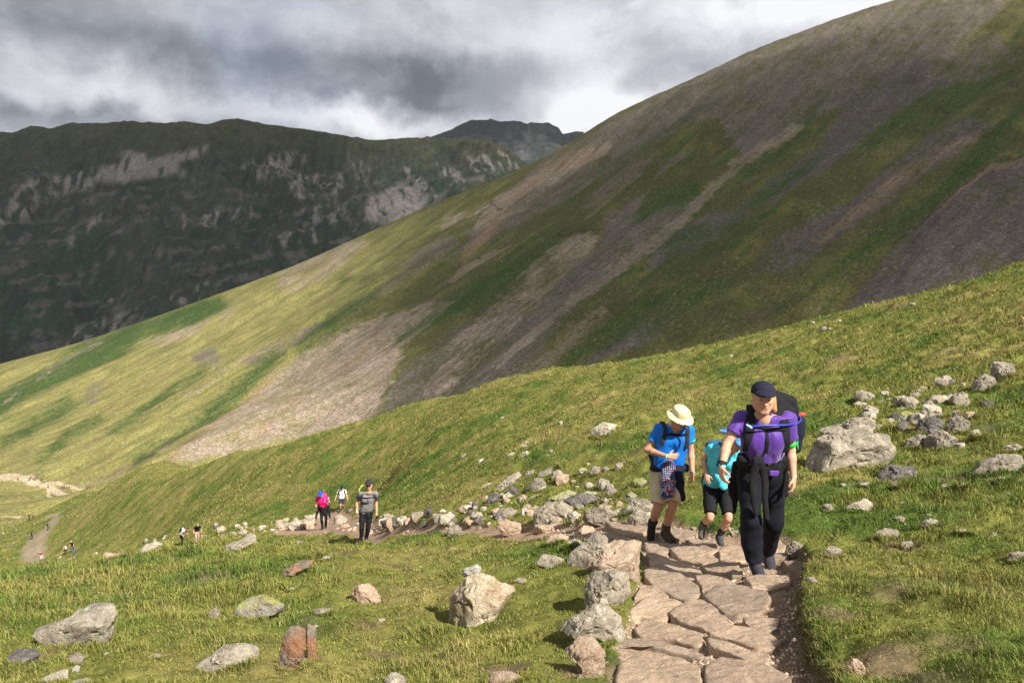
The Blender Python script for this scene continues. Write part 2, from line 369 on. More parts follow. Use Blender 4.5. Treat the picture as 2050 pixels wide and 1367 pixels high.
V = np.stack([GXX, GY, GZ], -1).reshape(-1, 3); Fg = grid_faces(NR, NC)
fm = (pm.ravel()[Fg].mean(1) > 0.5)
def submesh(name, V, F, col, mat):
    u, inv = np.unique(F, return_inverse=True)
    return mesh_np(name, V[u], inv.reshape(F.shape), mat, col[u])
tag(submesh('ground', V, Fg[~fm], M_col.reshape(-1, 3), M_ground), kind='structure')
tag(submesh('path', V, Fg[fm], M_col.reshape(-1, 3), M_path), kind='structure')

# ------------------------------------------------------------------ the scree hillside across the valley
def hplane(x, y): return -26 + 0.407 * (x + 4.7) + 0.37 * (y - 300)
SKYL = [(-500,880,720),(-300,815,700),(0,730,650),(150,690,640),(300,640,630),(440,590,622),(600,530,612),(780,450,600),(900,400,595),(1050,340,588),(1150,285,583),(1230,235,580),(1300,203,576),(1400,160,570),(1500,112,565),(1600,75,560),(1720,32,555),(1830,0,550),(1930,-35,547),(2050,-70,545),(2400,-170,540),(2800,-260,535)]
HP, HV = [], []
for px, py, y in SKYL + [(-300,1000,330),(0,975,330),(100,972,330),(180,978,318),(350,918,292),(0,1062,205),(-300,1100,215),(60,1030,250),(450,850,330)]:
    X, e = pix(px, py); HP.append((1.5 * X, math.log(y) * 1.5)); HV.append(e - hplane(X * y, y) / y)
for px in (600, 900, 1200, 1500, 1800, 2100, 2600):
    for y in (200, 270, 360, 450):
        X, _ = pix(px, 600); HP.append((1.5 * X, math.log(y) * 1.5)); HV.append(0.0)
ht = TPS(HP, np.array(HV), 1e-4)
HC, HR = 1150, 760
hX = np.linspace(-1.0, 1.0, HC); yc = np.interp(hX, [pix(a, b)[0] for a, b, _ in SKYL], [c for _, _, c in SKYL])
tt = np.linspace(0, 1, HR)[:, None]
HY = 170 + (yc[None] + 130 - 170) * tt; HX = np.broadcast_to(hX, HY.shape); HXX = HX * HY
HZ = hplane(HXX, HY) + HY * ht(1.5 * HX, np.log(HY) * 1.5)
# fall-line coordinates
al = 0.74 * HXX + 0.673 * HY; ac = 0.673 * HXX - 0.74 * HY
hpx, hpy = proj(HXX, HY, HZ)
over = np.maximum(0, HY - yc[None])
HZ = HZ - 0.012 * over ** 2
rel = 5.0 * fbm2(ac / 55, al / 300, 3, 41) + (1.7 - 1.1 * ss(0.0, -0.3, HX)) * fbm2(ac / 18, al / 120, 3, 42) + 0.7 * fbm2(HXX / 11, HY / 14, 2, 43) + 0.22 * fbm2(ac / 3.2, al / 45, 2, 44)
HZ = HZ + rel * ss(0, 60, yc[None] + 8 - HY) + 0.5 * fbm2(HXX / 8, HY / 8, 2, 46) * ss(-0.2, 0.3, HX)
# what grows and what has slid, traced as patches of ground
wx = hpx + 15 * fbm2(ac / 9, al / 50, 4, 51) + 8 * fbm2(HXX / 4, HY / 4, 3, 52)
wy = hpy + 8 * fbm2(ac / 9 + 5, al / 50, 4, 53) + 6 * fbm2(HXX / 4, HY / 4, 3, 54)
st1 = fbm2(ac / 4.0, al / 60, 3, 55); st2 = fbm2(ac / 8, al / 150, 3, 56); bl = fbm2(HXX / 22, HY / 22, 4, 57); bl2 = fbm2(HXX / 7, HY / 7, 3, 59); sp = fbm2(HXX / 2.2, HY / 2.2, 3, 58)
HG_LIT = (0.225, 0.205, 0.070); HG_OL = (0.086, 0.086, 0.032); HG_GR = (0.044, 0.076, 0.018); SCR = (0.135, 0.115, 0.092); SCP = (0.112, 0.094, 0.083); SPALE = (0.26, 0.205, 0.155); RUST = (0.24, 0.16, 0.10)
lit = ss(900, 560, wx + 0.25 * (wy - 600)) + 0.0 * wx  # sunlit left side of the slope: brightness painted into the grass colour
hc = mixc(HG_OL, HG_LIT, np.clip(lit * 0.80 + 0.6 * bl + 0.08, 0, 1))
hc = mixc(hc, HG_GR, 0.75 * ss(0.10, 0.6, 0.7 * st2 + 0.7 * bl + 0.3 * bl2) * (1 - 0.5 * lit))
hc = mixc(hc, (0.13, 0.098, 0.06), 0.45 * ss(0.15, 0.7, -0.6 * st2 + 0.6 * bl2 + 0.2 * st1))
def pmask(poly, soft=10.0): return ss(soft, -soft, poly_sd(wx, wy, poly))
def lmask(pts, w): return ss(w, w * 0.35, line_d(wx, wy, pts))
scree = [
 ([(894,606),(850,640),(815,680),(783,759),(743,832),(693,850),(503,892),(340,926),(447,832),(531,765),(615,703),(699,653),(783,619)], SPALE, 0.85),
 ([(743,840),(805,737),(900,660),(1024,591),(1060,700),(1000,770),(894,800)], SCR, 0.75),
 ([(1202,463),(1180,512),(1085,600),(965,700),(900,780),(830,800),(900,690),(1000,590),(1090,510),(1150,468)], SPALE, 0.6),
 ([(1214,436),(1292,386),(1326,335),(1392,308),(1315,362),(1281,405),(1281,442),(1400,402),(1337,470),(1248,540),(1136,640),(1040,760),(960,770),(1024,660),(1136,553),(1200,490)], SCR, 0.95),
 ([(2100,-90),(1830,-20),(1600,60),(1400,150),(1220,240),(1060,345),(980,420),(900,520),(960,480),(1130,400),(1290,300),(1430,240),(1490,320),(1630,240),(1720,180),(1850,150),(2000,20)], SCR, 0.85),
 ([(1830,110),(1700,190),(1640,290),(1560,345),(1500,400),(1420,430),(1330,470),(1290,540),(1420,480),(1520,410),(1560,400),(1680,320),(1760,250),(1900,170)], SCP, 0.9),
 ([(1896,235),(1806,313),(1723,380),(1639,430),(1555,475),(1500,545),(1583,540),(1667,485),(1751,425),(1834,358),(1918,302),(1985,240)], SCP, 0.85),
 ([(2120,290),(2050,318),(1960,352),(1850,432),(1760,520),(1670,620),(1800,605),(2120,500)], SCP, 0.98),
 ([(1365,630),(1290,690),(1150,745),(1230,690),(1320,640)], SCP, 0.85), ([(1260,330),(1340,290),(1230,400),(1130,460),(1180,400)], SCR, 0.6),
 ([(1880,90),(1980,60),(2050,110),(1960,160),(1850,170)], SCR, 0.6), ([(1640,60),(1760,50),(1800,110),(1660,150),(1540,200),(1480,240),(1500,180)], SCR, 0.5),
 ([(738,485),(688,479),(615,513),(559,547),(559,588),(643,560),(704,515)], SPALE, 0.62), ([(935,425),(890,430),(880,460),(920,455)], SPALE, 0.5),
 ([(917,485),(894,479),(850,496),(783,560),(700,620),(560,690),(480,735),(520,735),(640,670),(799,566),(872,522)], SCR, 0.7),
 ([(291,681),(335,664),(391,645),(425,640),(390,672),(313,694)], SPALE, 0.7), ([(168,790),(190,768),(214,763),(184,806)], SCR, 0.7), ([(380,703),(425,690),(450,720),(425,745),(391,722)], SCR, 0.75),
 ([(440,620),(470,615),(460,640),(440,660)], SPALE, 0.5), ([(300,905),(400,850),(330,910),(190,962),(140,965)], SPALE, 0.5), ([(1085,340),(1160,300),(1060,370),(960,440),(920,450),(1000,400)], SPALE, 0.5)]
for poly, c, a in scree:
    m = pmask(poly, 5) * np.clip(a - 0.06 + 0.30 * st1 + 0.35 * sp + 0.6 * bl + 0.25 * st2 + 0.3 * bl2, 0, 1)
    hc = mixc(hc, np.array(c) * (1 + 0.16 * st1 + 0.25 * sp + 0.15 * bl2)[..., None], m)
green = [([(442,591),(460,608),(391,645),(291,672),(246,710),(140,759),(56,804),(0,840),(-200,930),(-200,850),(0,781),(84,737),(168,686),(279,642),(363,612)], 1.0),
 ([(0,868),(73,830),(140,791),(160,809),(84,856),(0,908)], 0.75), ([(67,930),(140,858),(207,830),(203,850),(140,890),(78,940)], 0.75), ([(212,867),(280,820),(347,774),(421,729),(404,761),(335,806),(263,856),(224,878)], 0.6),
 ([(313,884),(391,830),(475,763),(548,706),(568,714),(503,772),(447,822),(380,867),(330,890)], 0.85), ([(587,699),(660,634),(743,584),(758,602),(671,666),(604,711)], 0.65), ([(320,888),(308,916),(258,932),(275,903)], 0.9),
 ([(1190,450),(1050,515),(900,600),(800,670),(790,700),(900,640),(1000,590),(1090,520)], 0.8), ([(1650,310),(1540,400),(1470,430),(1570,345)], 0.8), ([(1430,420),(1340,430),(1270,450),(1290,400),(1380,350)], 0.55),
 ([(1660,190),(1600,290),(1500,350),(1430,390),(1530,310),(1620,220)], 0.6), ([(2060,130),(1900,230),(1740,300),(1760,260),(1900,170)], 0.5), ([(2100,170),(2000,320),(1850,420),(1700,530),(1560,620),(1700,500),(1850,390),(1980,270),(2060,200)], 0.7),
 ([(1480,560),(1360,640),(1180,720),(1120,730),(1250,620),(1380,560)], 0.45), ([(1460,190),(1400,240),(1250,320),(1130,390),(1200,330),(1350,250)], 0.4), ([(720,560),(680,545),(690,575)], 0.6), ([(1310,460),(1480,440),(1560,420),(1480,500),(1330,560)], 0.4)]
for poly, a in green:
    m = pmask(poly, 11) * np.clip(a + 0.05 + 0.3 * st1 + 0.5 * sp + 0.5 * bl, 0, 1); hc = mixc(hc, HG_GR, m)
for pts, w, c, a in (([(1605,252),(1480,335),(1400,402),(1320,480),(1200,572),(1080,662),(1000,742)], 11, SPALE, 0.6), ([(1205,622),(1130,690),(1040,760)], 18, SPALE, 0.5),
 ([(1215,285),(1100,352),(1020,405),(960,450)], 11, SPALE, 0.6), ([(1190,300),(1110,330),(1000,430),(920,530)], 12, RUST, 0.45), ([(1590,250),(1540,290),(1470,330)], 9, SPALE, 0.5), ([(1280,360),(1180,440)], 8, SPALE, 0.3),
 ([(1950,270),(1880,300),(1800,360),(1700,440),(1640,480)], 16, RUST, 0.4), ([(1940,270),(1900,290)], 8, SPALE, 0.4), ([(2050,320),(1960,355),(1880,410)], 9, RUST, 0.5), ([(600,880),(800,700),(900,610)], 10, SPALE, 0.4), ([(500,880),(640,780),(740,700)], 8, RUST, 0.35), ([(340,925),(470,810),(560,735)], 7, RUST, 0.5),
 ([(540,700),(470,740),(380,800)], 6, SPALE, 0.3), ([(1020,490),(940,530),(900,560)], 8, SPALE, 0.6), ([(200,684),(110,730),(40,780),(0,812)], 3.5, SPALE, 0.5)):
    hc = mixc(hc, c, lmask(pts, w) * np.clip(a + 0.35 * st1 + 0.2 * sp, 0, 1))
for pts, w in (([(1200,466),(1188,462),(1150,470),(1120,485)], 3), ([(2050,315),(2000,328),(1960,350),(1850,430),(1800,470)], 4), ([(1895,212),(1880,208),(1868,216)], 4), ([(1200,625),(1160,662)], 3), ([(2030,170),(2018,168)], 5), ([(980,412),(992,418)], 4)):
    hc = mixc(hc, (0.055, 0.042, 0.03), 0.75 * lmask(pts, w))
vp = np.minimum.reduce([line_d(wx * 0.3 + hpx * 0.7, wy * 0.3 + hpy * 0.7, q) / w for q, w in (([(-200,962),(0,958),(60,957),(95,966),(130,980),(165,986),(215,968)], 6.0), ([(95,968),(100,985),(150,988)], 4.0), ([(90,960),(130,962),(180,972)], 3.0), ([(0,1030),(40,1028)], 1.0))])
hc = mixc(hc, (0.40, 0.32, 0.22), ss(1.2, 0.5, vp))
rk = ss(0.52, 0.75, fbm2(HXX / 1.6, HY / 1.6, 2, 61)); hc = mixc(hc, (0.30, 0.265, 0.225), 0.40 * rk)
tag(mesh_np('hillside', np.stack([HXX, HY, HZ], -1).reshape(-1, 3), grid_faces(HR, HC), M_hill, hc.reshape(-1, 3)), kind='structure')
def hhit(px, py):
    X, e = pix(px, py); i = int(np.clip(np.searchsorted(hX, X), 1, HC - 1)); g = HZ[:, i] - e * HY[:, i]
    k = int(np.argmax(g >= 0)) if (g >= 0).any() else HR - 1
    return np.array([X * HY[k, i], HY[k, i], HZ[k, i]])

# ------------------------------------------------------------------ the far fell and the flat-topped peak behind it
def ridge_mesh(name, sky, y0, z0, ys, Xr, nc, nr, rough, seed, colf, jag=4.0, wpow=1.0, back=500):
    X = np.linspace(Xr[0], Xr[1], nc); pe = [pix(a, b) for a, b in sky]
    es = np.interp(X, [p[0] for p in pe], [p[1] for p in pe])
    t = np.linspace(0, 1.0, nr)[:, None]; ysk = ys + 120 * n2(X * 6, X * 0 + 3.3, seed)
    Y = y0 + (ysk[None] - y0) * t; XX = X[None] * Y
    zs = es * ysk
    Z = z0 + (zs[None] - z0) * t ** wpow
    w = ss(0, 0.12, 1 - t) * ss(0, 0.2, t)
    a = XX; b = Y
    rd = 1 - np.abs(fbm2(a / 330 + 0.25 * fbm2(a / 200, b / 200, 3, seed + 5), b / 520, 5, seed)) * 2
    Z = Z + w * rough * (rd - 0.4) + ss(0, 0.02, t) * 0.14 * rough * fbm2(a / 60, b / 60, 4, seed + 9) * ss(0, 0.03, 1 - t) + jag * fbm2(a / 40, b * 0 + 2, 4, seed + 11) * ss(0.9, 1, t)
    col = colf(XX, Y, Z, t + 0 * XX)
    Yb = ysk + back; Zb = zs - back * 0.5
    XX = np.vstack([XX, X * Yb]); Y = np.vstack([Y, Yb[None]]); Z = np.vstack([Z, Zb[None]]); col = np.concatenate([col, col[-1:]], 0)
    return tag(mesh_np(name, np.stack([XX, Y, Z], -1).reshape(-1, 3), grid_faces(nr + 1, nc), M_far, col.reshape(-1, 3)), kind='structure')
def far_col(x, y, z, t):
    px, py = proj(x, y, z)
    wx = px + 14 * fbm2(x / 45, y / 70, 4, 75); wy = py + 8 * fbm2(x / 50 + 3, y / 70, 4, 76)
    a = fbm2(x / 130, y / 130, 5, 71); b = fbm2(x / 30, y / 60, 4, 72); s = fbm2((x + 0.35 * y) / 16, y / 120, 4, 73); q = fbm2(x / 42 - z / 50, z / 22, 5, 74)
    c = mixc((0.052, 0.060, 0.038), (0.028, 0.047, 0.030), ss(-0.3, 0.4, a + 0.3 * b))
    c = mixc(c, (0.066, 0.064, 0.030), ss(380, 260, wy) * 0.7)
    fine = fbm2(x / 12, y / 26, 3, 77)
    c = mixc(c, (0.022, 0.058, 0.026), 0.8 * ss(0.0, 0.45, fbm2(x / 90, y / 160, 4, 78) + 0.3 * fine) * ss(420, 620, wy))
    c = c * (1 + 0.45 * fine)[..., None]
    ROCK = (0.130, 0.112, 0.108); PALE = (0.26, 0.232, 0.215)
    c = mixc(c, ROCK, 0.7 * ss(0.15, 0.45, q + 0.35 * b + 0.35 * fine) * ss(290, 380, wy))
    c = mixc(c, (0.045, 0.042, 0.038), 0.6 * ss(0.25, 0.6, -q + 0.4 * b) * ss(280, 330, wy))
    for poly, k in (([(179,364),(201,338),(246,332),(279,308),(291,322),(335,310),(420,292),(391,314),(358,328),(363,347),(291,358),(246,364)], 1.0), ([(250,300),(290,310),(255,360),(235,362)], 1.0),
        ([(0,420),(60,360),(140,350),(180,330),(200,370),(110,390),(30,450),(0,470)], 0.6), ([(480,330),(560,305),(620,310),(600,345),(500,360)], 0.5),
        ([(550,355),(630,345),(690,350),(680,390),(600,395)], 0.6), ([(740,395),(800,370),(860,390),(850,420),(780,450),(730,440)], 1.0), ([(690,300),(740,340),(760,390),(720,360)], 0.5),
        ([(800,320),(850,360),(890,400),(840,380)], 0.55), ([(850,300),(900,330),(940,370),(890,350)], 0.45), ([(920,320),(1000,300),(1040,330),(960,360)], 0.5),
        ([(600,420),(680,400),(700,440),(620,450)], 0.5), ([(130,480),(200,420),(215,425),(140,490)], 0.6), ([(330,590),(400,560),(440,580),(380,620)], 0.35), ([(150,660),(270,620),(290,635),(200,680),(120,700)], 0.5), ([(520,480),(620,450),(640,480),(540,510)], 0.4),
        ([(180,560),(330,500),(360,530),(220,600)], 0.3), ([(330,440),(500,410),(520,430),(380,470)], 0.3)):
        m = ss(8, -6, poly_sd(wx, wy, poly)) * ss(0.25, 0.75, k + 0.7 * s + 0.5 * fine + 0.2 * b - 0.15)
        c = mixc(c, PALE, 0.8 * m)
    return c
FSKY = [(-700,330),(-300,300),(-120,285),(0,265),(25,266),(60,252),(100,256),(140,247),(200,246),(250,243),(300,246),(370,245),(420,248),(450,240),(475,237),(510,244),(550,252),(600,257),(640,263),(700,273),(750,281),(800,277),(870,275),(950,279),(1000,290),(1050,325),(1100,345),(1300,410)]
ridge_mesh('far_fell', FSKY, 850, -260, 2000, (-1.0, 0.2), 950, 520, 76, 80, far_col)
def peak_col(x, y, z, t):
    q = fbm2(x / 60, z / 25, 5, 91); s = fbm2(x / 25, y / 200, 4, 92)
    c = mixc((0.036, 0.044, 0.040), (0.080, 0.080, 0.084), ss(0, 0.5, q + 0.4 * s))
    return mixc(c, (0.05, 0.052, 0.055), 0.7 * ss(0.86, 0.93, t) * ss(1.0, 0.97, t))
PSKY = [(700,330),(830,290),(868,272),(905,259),(930,246),(946,240),(978,240),(990,246),(1050,248),(1078,246),(1100,247),(1118,256),(1126,268),(1150,266),(1166,268),(1185,285),(1300,340),(1500,420)]
ridge_mesh('far_peak', PSKY, 2300, 150, 3300, (-0.25, 0.32), 420, 220, 60, 95, peak_col, 5.0, 0.8)
def plain():
    a = 14000; z = -300
    return tag(mesh_np('valley_floor', [(-a, 500, z), (a, 500, z), (a, a, z), (-a, a, z)], [(0, 1, 2, 3)], M_far, np.full((4, 3), 0.05)), kind='structure')
plain()

# ------------------------------------------------------------------ clouds overhead, out of view, that shade the fells
def mat_cloud():
    m = bpy.data.materials.new('cloud_vapour'); m.use_nodes = True; g = NT(m.node_tree)
    a = g.n('ShaderNodeAttribute', attribute_name='Col').outputs['Color']
    d = g.n('ShaderNodeSeparateColor', i={0: a}).outputs[0]
    df = g.n('ShaderNodeBsdfDiffuse', i={0: (0.92, 0.92, 0.93, 1)}); tr = g.n('ShaderNodeBsdfTransparent')
    mx = g.n('ShaderNodeMixShader', i={0: d, 1: tr.outputs[0], 2: df.outputs[0]})
    g.n('ShaderNodeOutputMaterial', i={0: mx.outputs[0]}); return m
M_cloud = mat_cloud()
def cloud(poly3, base, soft, dens, seed, n=150, thick=70.0, wob=0.35):
    """a lumpy cloud whose outline follows the shaded ground, carried up the sun's rays"""
    P = np.array([p + TO_SUN * (base - p[2]) / TO_SUN[2] for p in poly3])[:, :2]
    lo = P.min(0) - soft * 2; hi = P.max(0) + soft * 2
    x, y = np.meshgrid(np.linspace(lo[0], hi[0], n), np.linspace(lo[1], hi[1], n))
    s = poly_sd(x, y, P) + soft * wob * 2 * fbm2(x / soft / 2, y / soft / 2, 4, seed)
    k = ss(soft, -soft, s); f = np.sqrt(np.clip(k, 0, 1))
    b = base - 8 * f + 5 * fbm2(x / 90, y / 90, 3, seed + 1) * f
    t = base + 2 + thick * f * (0.7 + 0.4 * fbm2(x / 70, y / 70, 4, seed + 2))
    al = 1 - np.sqrt(1 - dens * k)           # light passes both skins
    V = np.concatenate([np.stack([x, y, b], -1).reshape(-1, 3), np.stack([x, y, t], -1).reshape(-1, 3)])
    Fq = grid_faces(n, n); c = np.tile(al.ravel(), 2); keep = (k.ravel()[Fq].max(1) > 0.002)
    Fq = np.concatenate([Fq[keep][:, ::-1], Fq[keep] + n * n])
    u, inv = np.unique(Fq, return_inverse=True)
    return tag(mesh_np('cloud', V[u], inv.reshape(Fq.shape), M_cloud, np.repeat(c[u][:, None], 3, 1)), kind='structure')
cloud([hhit(a, b) for a, b in [(2150,30),(1850,60),(1560,150),(1330,245),(1150,350),(970,440),(830,530),(700,620),(690,700),(800,780)]] +
      [np.array(p) for p in [(0, 250, -40), (60, 215, -30), (160, 190, 0), (330, 200, 40), (520, 300, 150), (560, 560, 300)]], 930.0, 62.0, 0.90, 5)
def wp(X, y, z): return np.array([X * y, y, z])
cloud([wp(-1.5, 800, -200), wp(-0.2, 800, -200), wp(-0.15, 1150, -50), wp(-0.16, 1500, 150), wp(-0.14, 1800, 330), wp(-0.2, 2000, 430), wp(-0.16, 2300, 480), wp(0.0, 3000, 600), wp(0.3, 3000, 700), wp(0.3, 4200, 800), wp(-1.5, 3600, 400)], 2300.0, 130.0, 0.84, 15, 120, 200.0)
cloud([wp(-0.2, 800, -200), wp(0.3, 800, -200), wp(0.3, 2600, 300), wp(-0.3, 2600, 400)], 2700.0, 200.0, 0.45, 25, 90, 200.0)

# ------------------------------------------------------------------ rocks
M_ROCK = {
 'grey': mat_rock('grey_stone', (0.34, 0.29, 0.225), (0.205, 0.175, 0.135), (0.50, 0.45, 0.345), 0.65, 0.85, 7),
 'pale': mat_rock('pale_stone', (0.46, 0.405, 0.31), (0.31, 0.265, 0.20), (0.58, 0.53, 0.42), 0.65, 0.8, 7),
 'big': mat_rock('lichened_stone', (0.35, 0.30, 0.225), (0.215, 0.185, 0.14), (0.48, 0.43, 0.345), 0.75, 0.95, 5.5),
 'dark': mat_rock('dark_stone', (0.16, 0.14, 0.125), (0.09, 0.08, 0.075), (0.30, 0.28, 0.24), 0.6, 0.6, 8),
 'tan': mat_rock('trodden_stone', (0.45, 0.33, 0.23), (0.36, 0.262, 0.185), (0.50, 0.405, 0.31), 0.4, 0.5, 4),
 'moss': mat_rock('mossy_stone', (0.36, 0.33, 0.27), (0.24, 0.21, 0.17), (0.48, 0.45, 0.36), 0.6, 0.6, 7, moss=0.9),
 'rust': mat_rock('rusty_stone', (0.30, 0.24, 0.18), (0.20, 0.16, 0.125), (0.40, 0.36, 0.26), 0.4, 0.5, 7, rust=0.85),
 'white': mat_rock('white_quartz', (0.60, 0.57, 0.50), (0.50, 0.46, 0.39), (0.68, 0.66, 0.6), 0.4, 0.1, 9),
 'slab': mat_rock('grey_paving', (0.40, 0.30, 0.215), (0.31, 0.23, 0.165), (0.46, 0.38, 0.30), 0.45, 0.55, 4.5),
 'buff': mat_rock('buff_paving', (0.52, 0.385, 0.265), (0.41, 0.30, 0.205), (0.54, 0.44, 0.33), 0.4, 0.5, 3.5),
 'ochre': mat_rock('ochre_stone', (0.50, 0.43, 0.31), (0.36, 0.29, 0.19), (0.58, 0.53, 0.42), 0.6, 0.45, 3.6, rust=0.25),
}
A3r = lambda *a: np.array(a, float)
def ico(sub):
    bm = bmesh.new(); bmesh.ops.create_icosphere(bm, subdivisions=sub, radius=1)
    v = np.array([p.co[:] for p in bm.verts]); f = np.array([[q.index for q in t.verts] for t in bm.faces]); bm.free(); return v, f
ICO = {k: ico(k) for k in (2, 3, 4, 5)}
BASES = []
def rock_px(outline, kind, label=None, depth=0.7, group=None, sub=4, seed=None, name='rock', cat='rock', at=None, rough=0.075, sink=0.0):
    """a stone whose front face has the traced outline; real depth behind it, base sunk in the turf"""
    P = np.array(outline, float); seed = int(P.sum()) % 9973 if seed is None else seed
    lo = P[P[:, 1] > P[:, 1].max() - 0.35 * (np.ptp(P[:, 1]) + 1)]
    b = hit(lo[:, 0].mean(), P[:, 1].max() - 1) if at is None else np.array(at)
    y0 = b[1]; W = np.ptp(P[:, 0]) * y0 / F_PX; D = max(depth * W, 0.03); yc = y0 + D * 0.35
    Q = np.array([[pix(a, c)[0] * yc, pix(a, c)[1] * yc] for a, c in P])
    cen = np.array([(Q[:, 0].min() + Q[:, 0].max()) / 2, Q[:, 1].min() + 0.42 * np.ptp(Q[:, 1])])
    L = Q - cen; th = np.linspace(-math.pi, math.pi, 181); rr = np.zeros(181)
    for i, t in enumerate(th):
        dx, dz = math.cos(t), math.sin(t); best = 0
        for k in range(len(L)):
            a = L[k]; e = L[(k + 1) % len(L)] - a; den = dx * e[1] - dz * e[0]
            if abs(den) < 1e-12: continue
            r = (a[0] * e[1] - a[1] * e[0]) / den; q = (a[0] * dz - a[1] * dx) / den
            if r > 0 and -1e-6 <= q <= 1 + 1e-6: best = max(best, r)
        rr[i] = best
    v, f = ICO[sub]; v0 = v; v = v.copy(); g = np.random.default_rng(seed)
    for k in range(16):
        n = g.normal(size=3); n[1] = -abs(n[1]) * 1.3 if k < 12 else n[1]; n /= np.linalg.norm(n)
        if abs(n[1]) < 0.30: continue
        ex = np.maximum(0, v @ n - g.uniform(0.50, 0.84)); v -= 0.97 * ex[:, None] * n
    t = np.arctan2(v[:, 2], v[:, 0]); rho = np.sqrt(v[:, 0] ** 2 + v[:, 2] ** 2)
    nb_ = 40 if sub > 3 else 16; bi = ((t + math.pi) / (2 * math.pi) * nb_).astype(int) % nb_; mx = np.full(nb_, 1e-3); np.maximum.at(mx, bi, rho); mx = np.maximum(mx, 0.4)
    mx = (np.roll(mx, 1) + 2 * mx + np.roll(mx, -1)) / 4; rho = rho / np.interp((t + math.pi) / (2 * math.pi) * nb_ - 0.5, np.arange(-1, nb_ + 1), np.r_[mx[-1], mx, mx[0]])
    r = np.interp(t, th, rr) * rho ** 0.75
    X = np.stack([r * np.cos(t), v[:, 1] * D * 0.62, r * np.sin(t)], 1)
    low = X[:, 2] < 0; X[low, 2] *= 1.6
    s = min(W, np.ptp(Q[:, 1]) * 1.3)
    nn = fbm3(v * 1.6 + seed * 0.37, 5, seed, 0.55)[:, None]; n_4 = fbm3(v * 6 + seed, 3, seed + 3)[:, None]
    rd = v / (np.linalg.norm(v, axis=1)[:, None] + 1e-9)
    rg = 1 - np.abs(fbm3(v * A3r(2.2, 2.2, 3.4) + seed * 0.7, 3, seed + 8))[:, None]
    X = X + rd * s * (rough * nn * 0.8 + 0.03 * n_4 - 0.045 * ss(0.84, 1.0, rg))
    if W * F_PX / y0 > 26 and sink == 0: BASES.append((cen[0], yc, W, D, y0))
    o = mesh_np(name, X, f, M_ROCK[kind], smooth=True, loc=(cen[0], yc, cen[1] - sink * np.ptp(Q[:, 1])))
    o.data.set_sharp_from_angle(angle=R(28 if sub > 3 else 32))
    return tag(o, label, cat, group)
def zz(x0, y0, s, pts): return [(x0 + a / s, y0 + b / s) for a, b in pts]
ZA = (600, 1000, 3.417); Z4 = (1000, 1050, 2.9286); Z5 = (900, 780, 4.142); Z6 = (1580, 680, 3.179); Z7 = (0, 1050, 2.9286); Z8 = (1500, 1050, 3.727); Z2 = (580, 940, 8.545)
def oval(x0, x1, y0, y1, n=9, seed=0):
    g = np.random.default_rng(seed + int(x0 * 3 + y0 * 7)); c = ((x0 + x1) / 2, (y0 + y1) / 2)
    return [(c[0] + (x1 - x0) / 2 * math.cos(2 * math.pi * k / n) * g.uniform(0.8, 1.08), c[1] + (y1 - y0) / 2 * math.sin(2 * math.pi * k / n) * g.uniform(0.8, 1.08)) for k in range(n)]
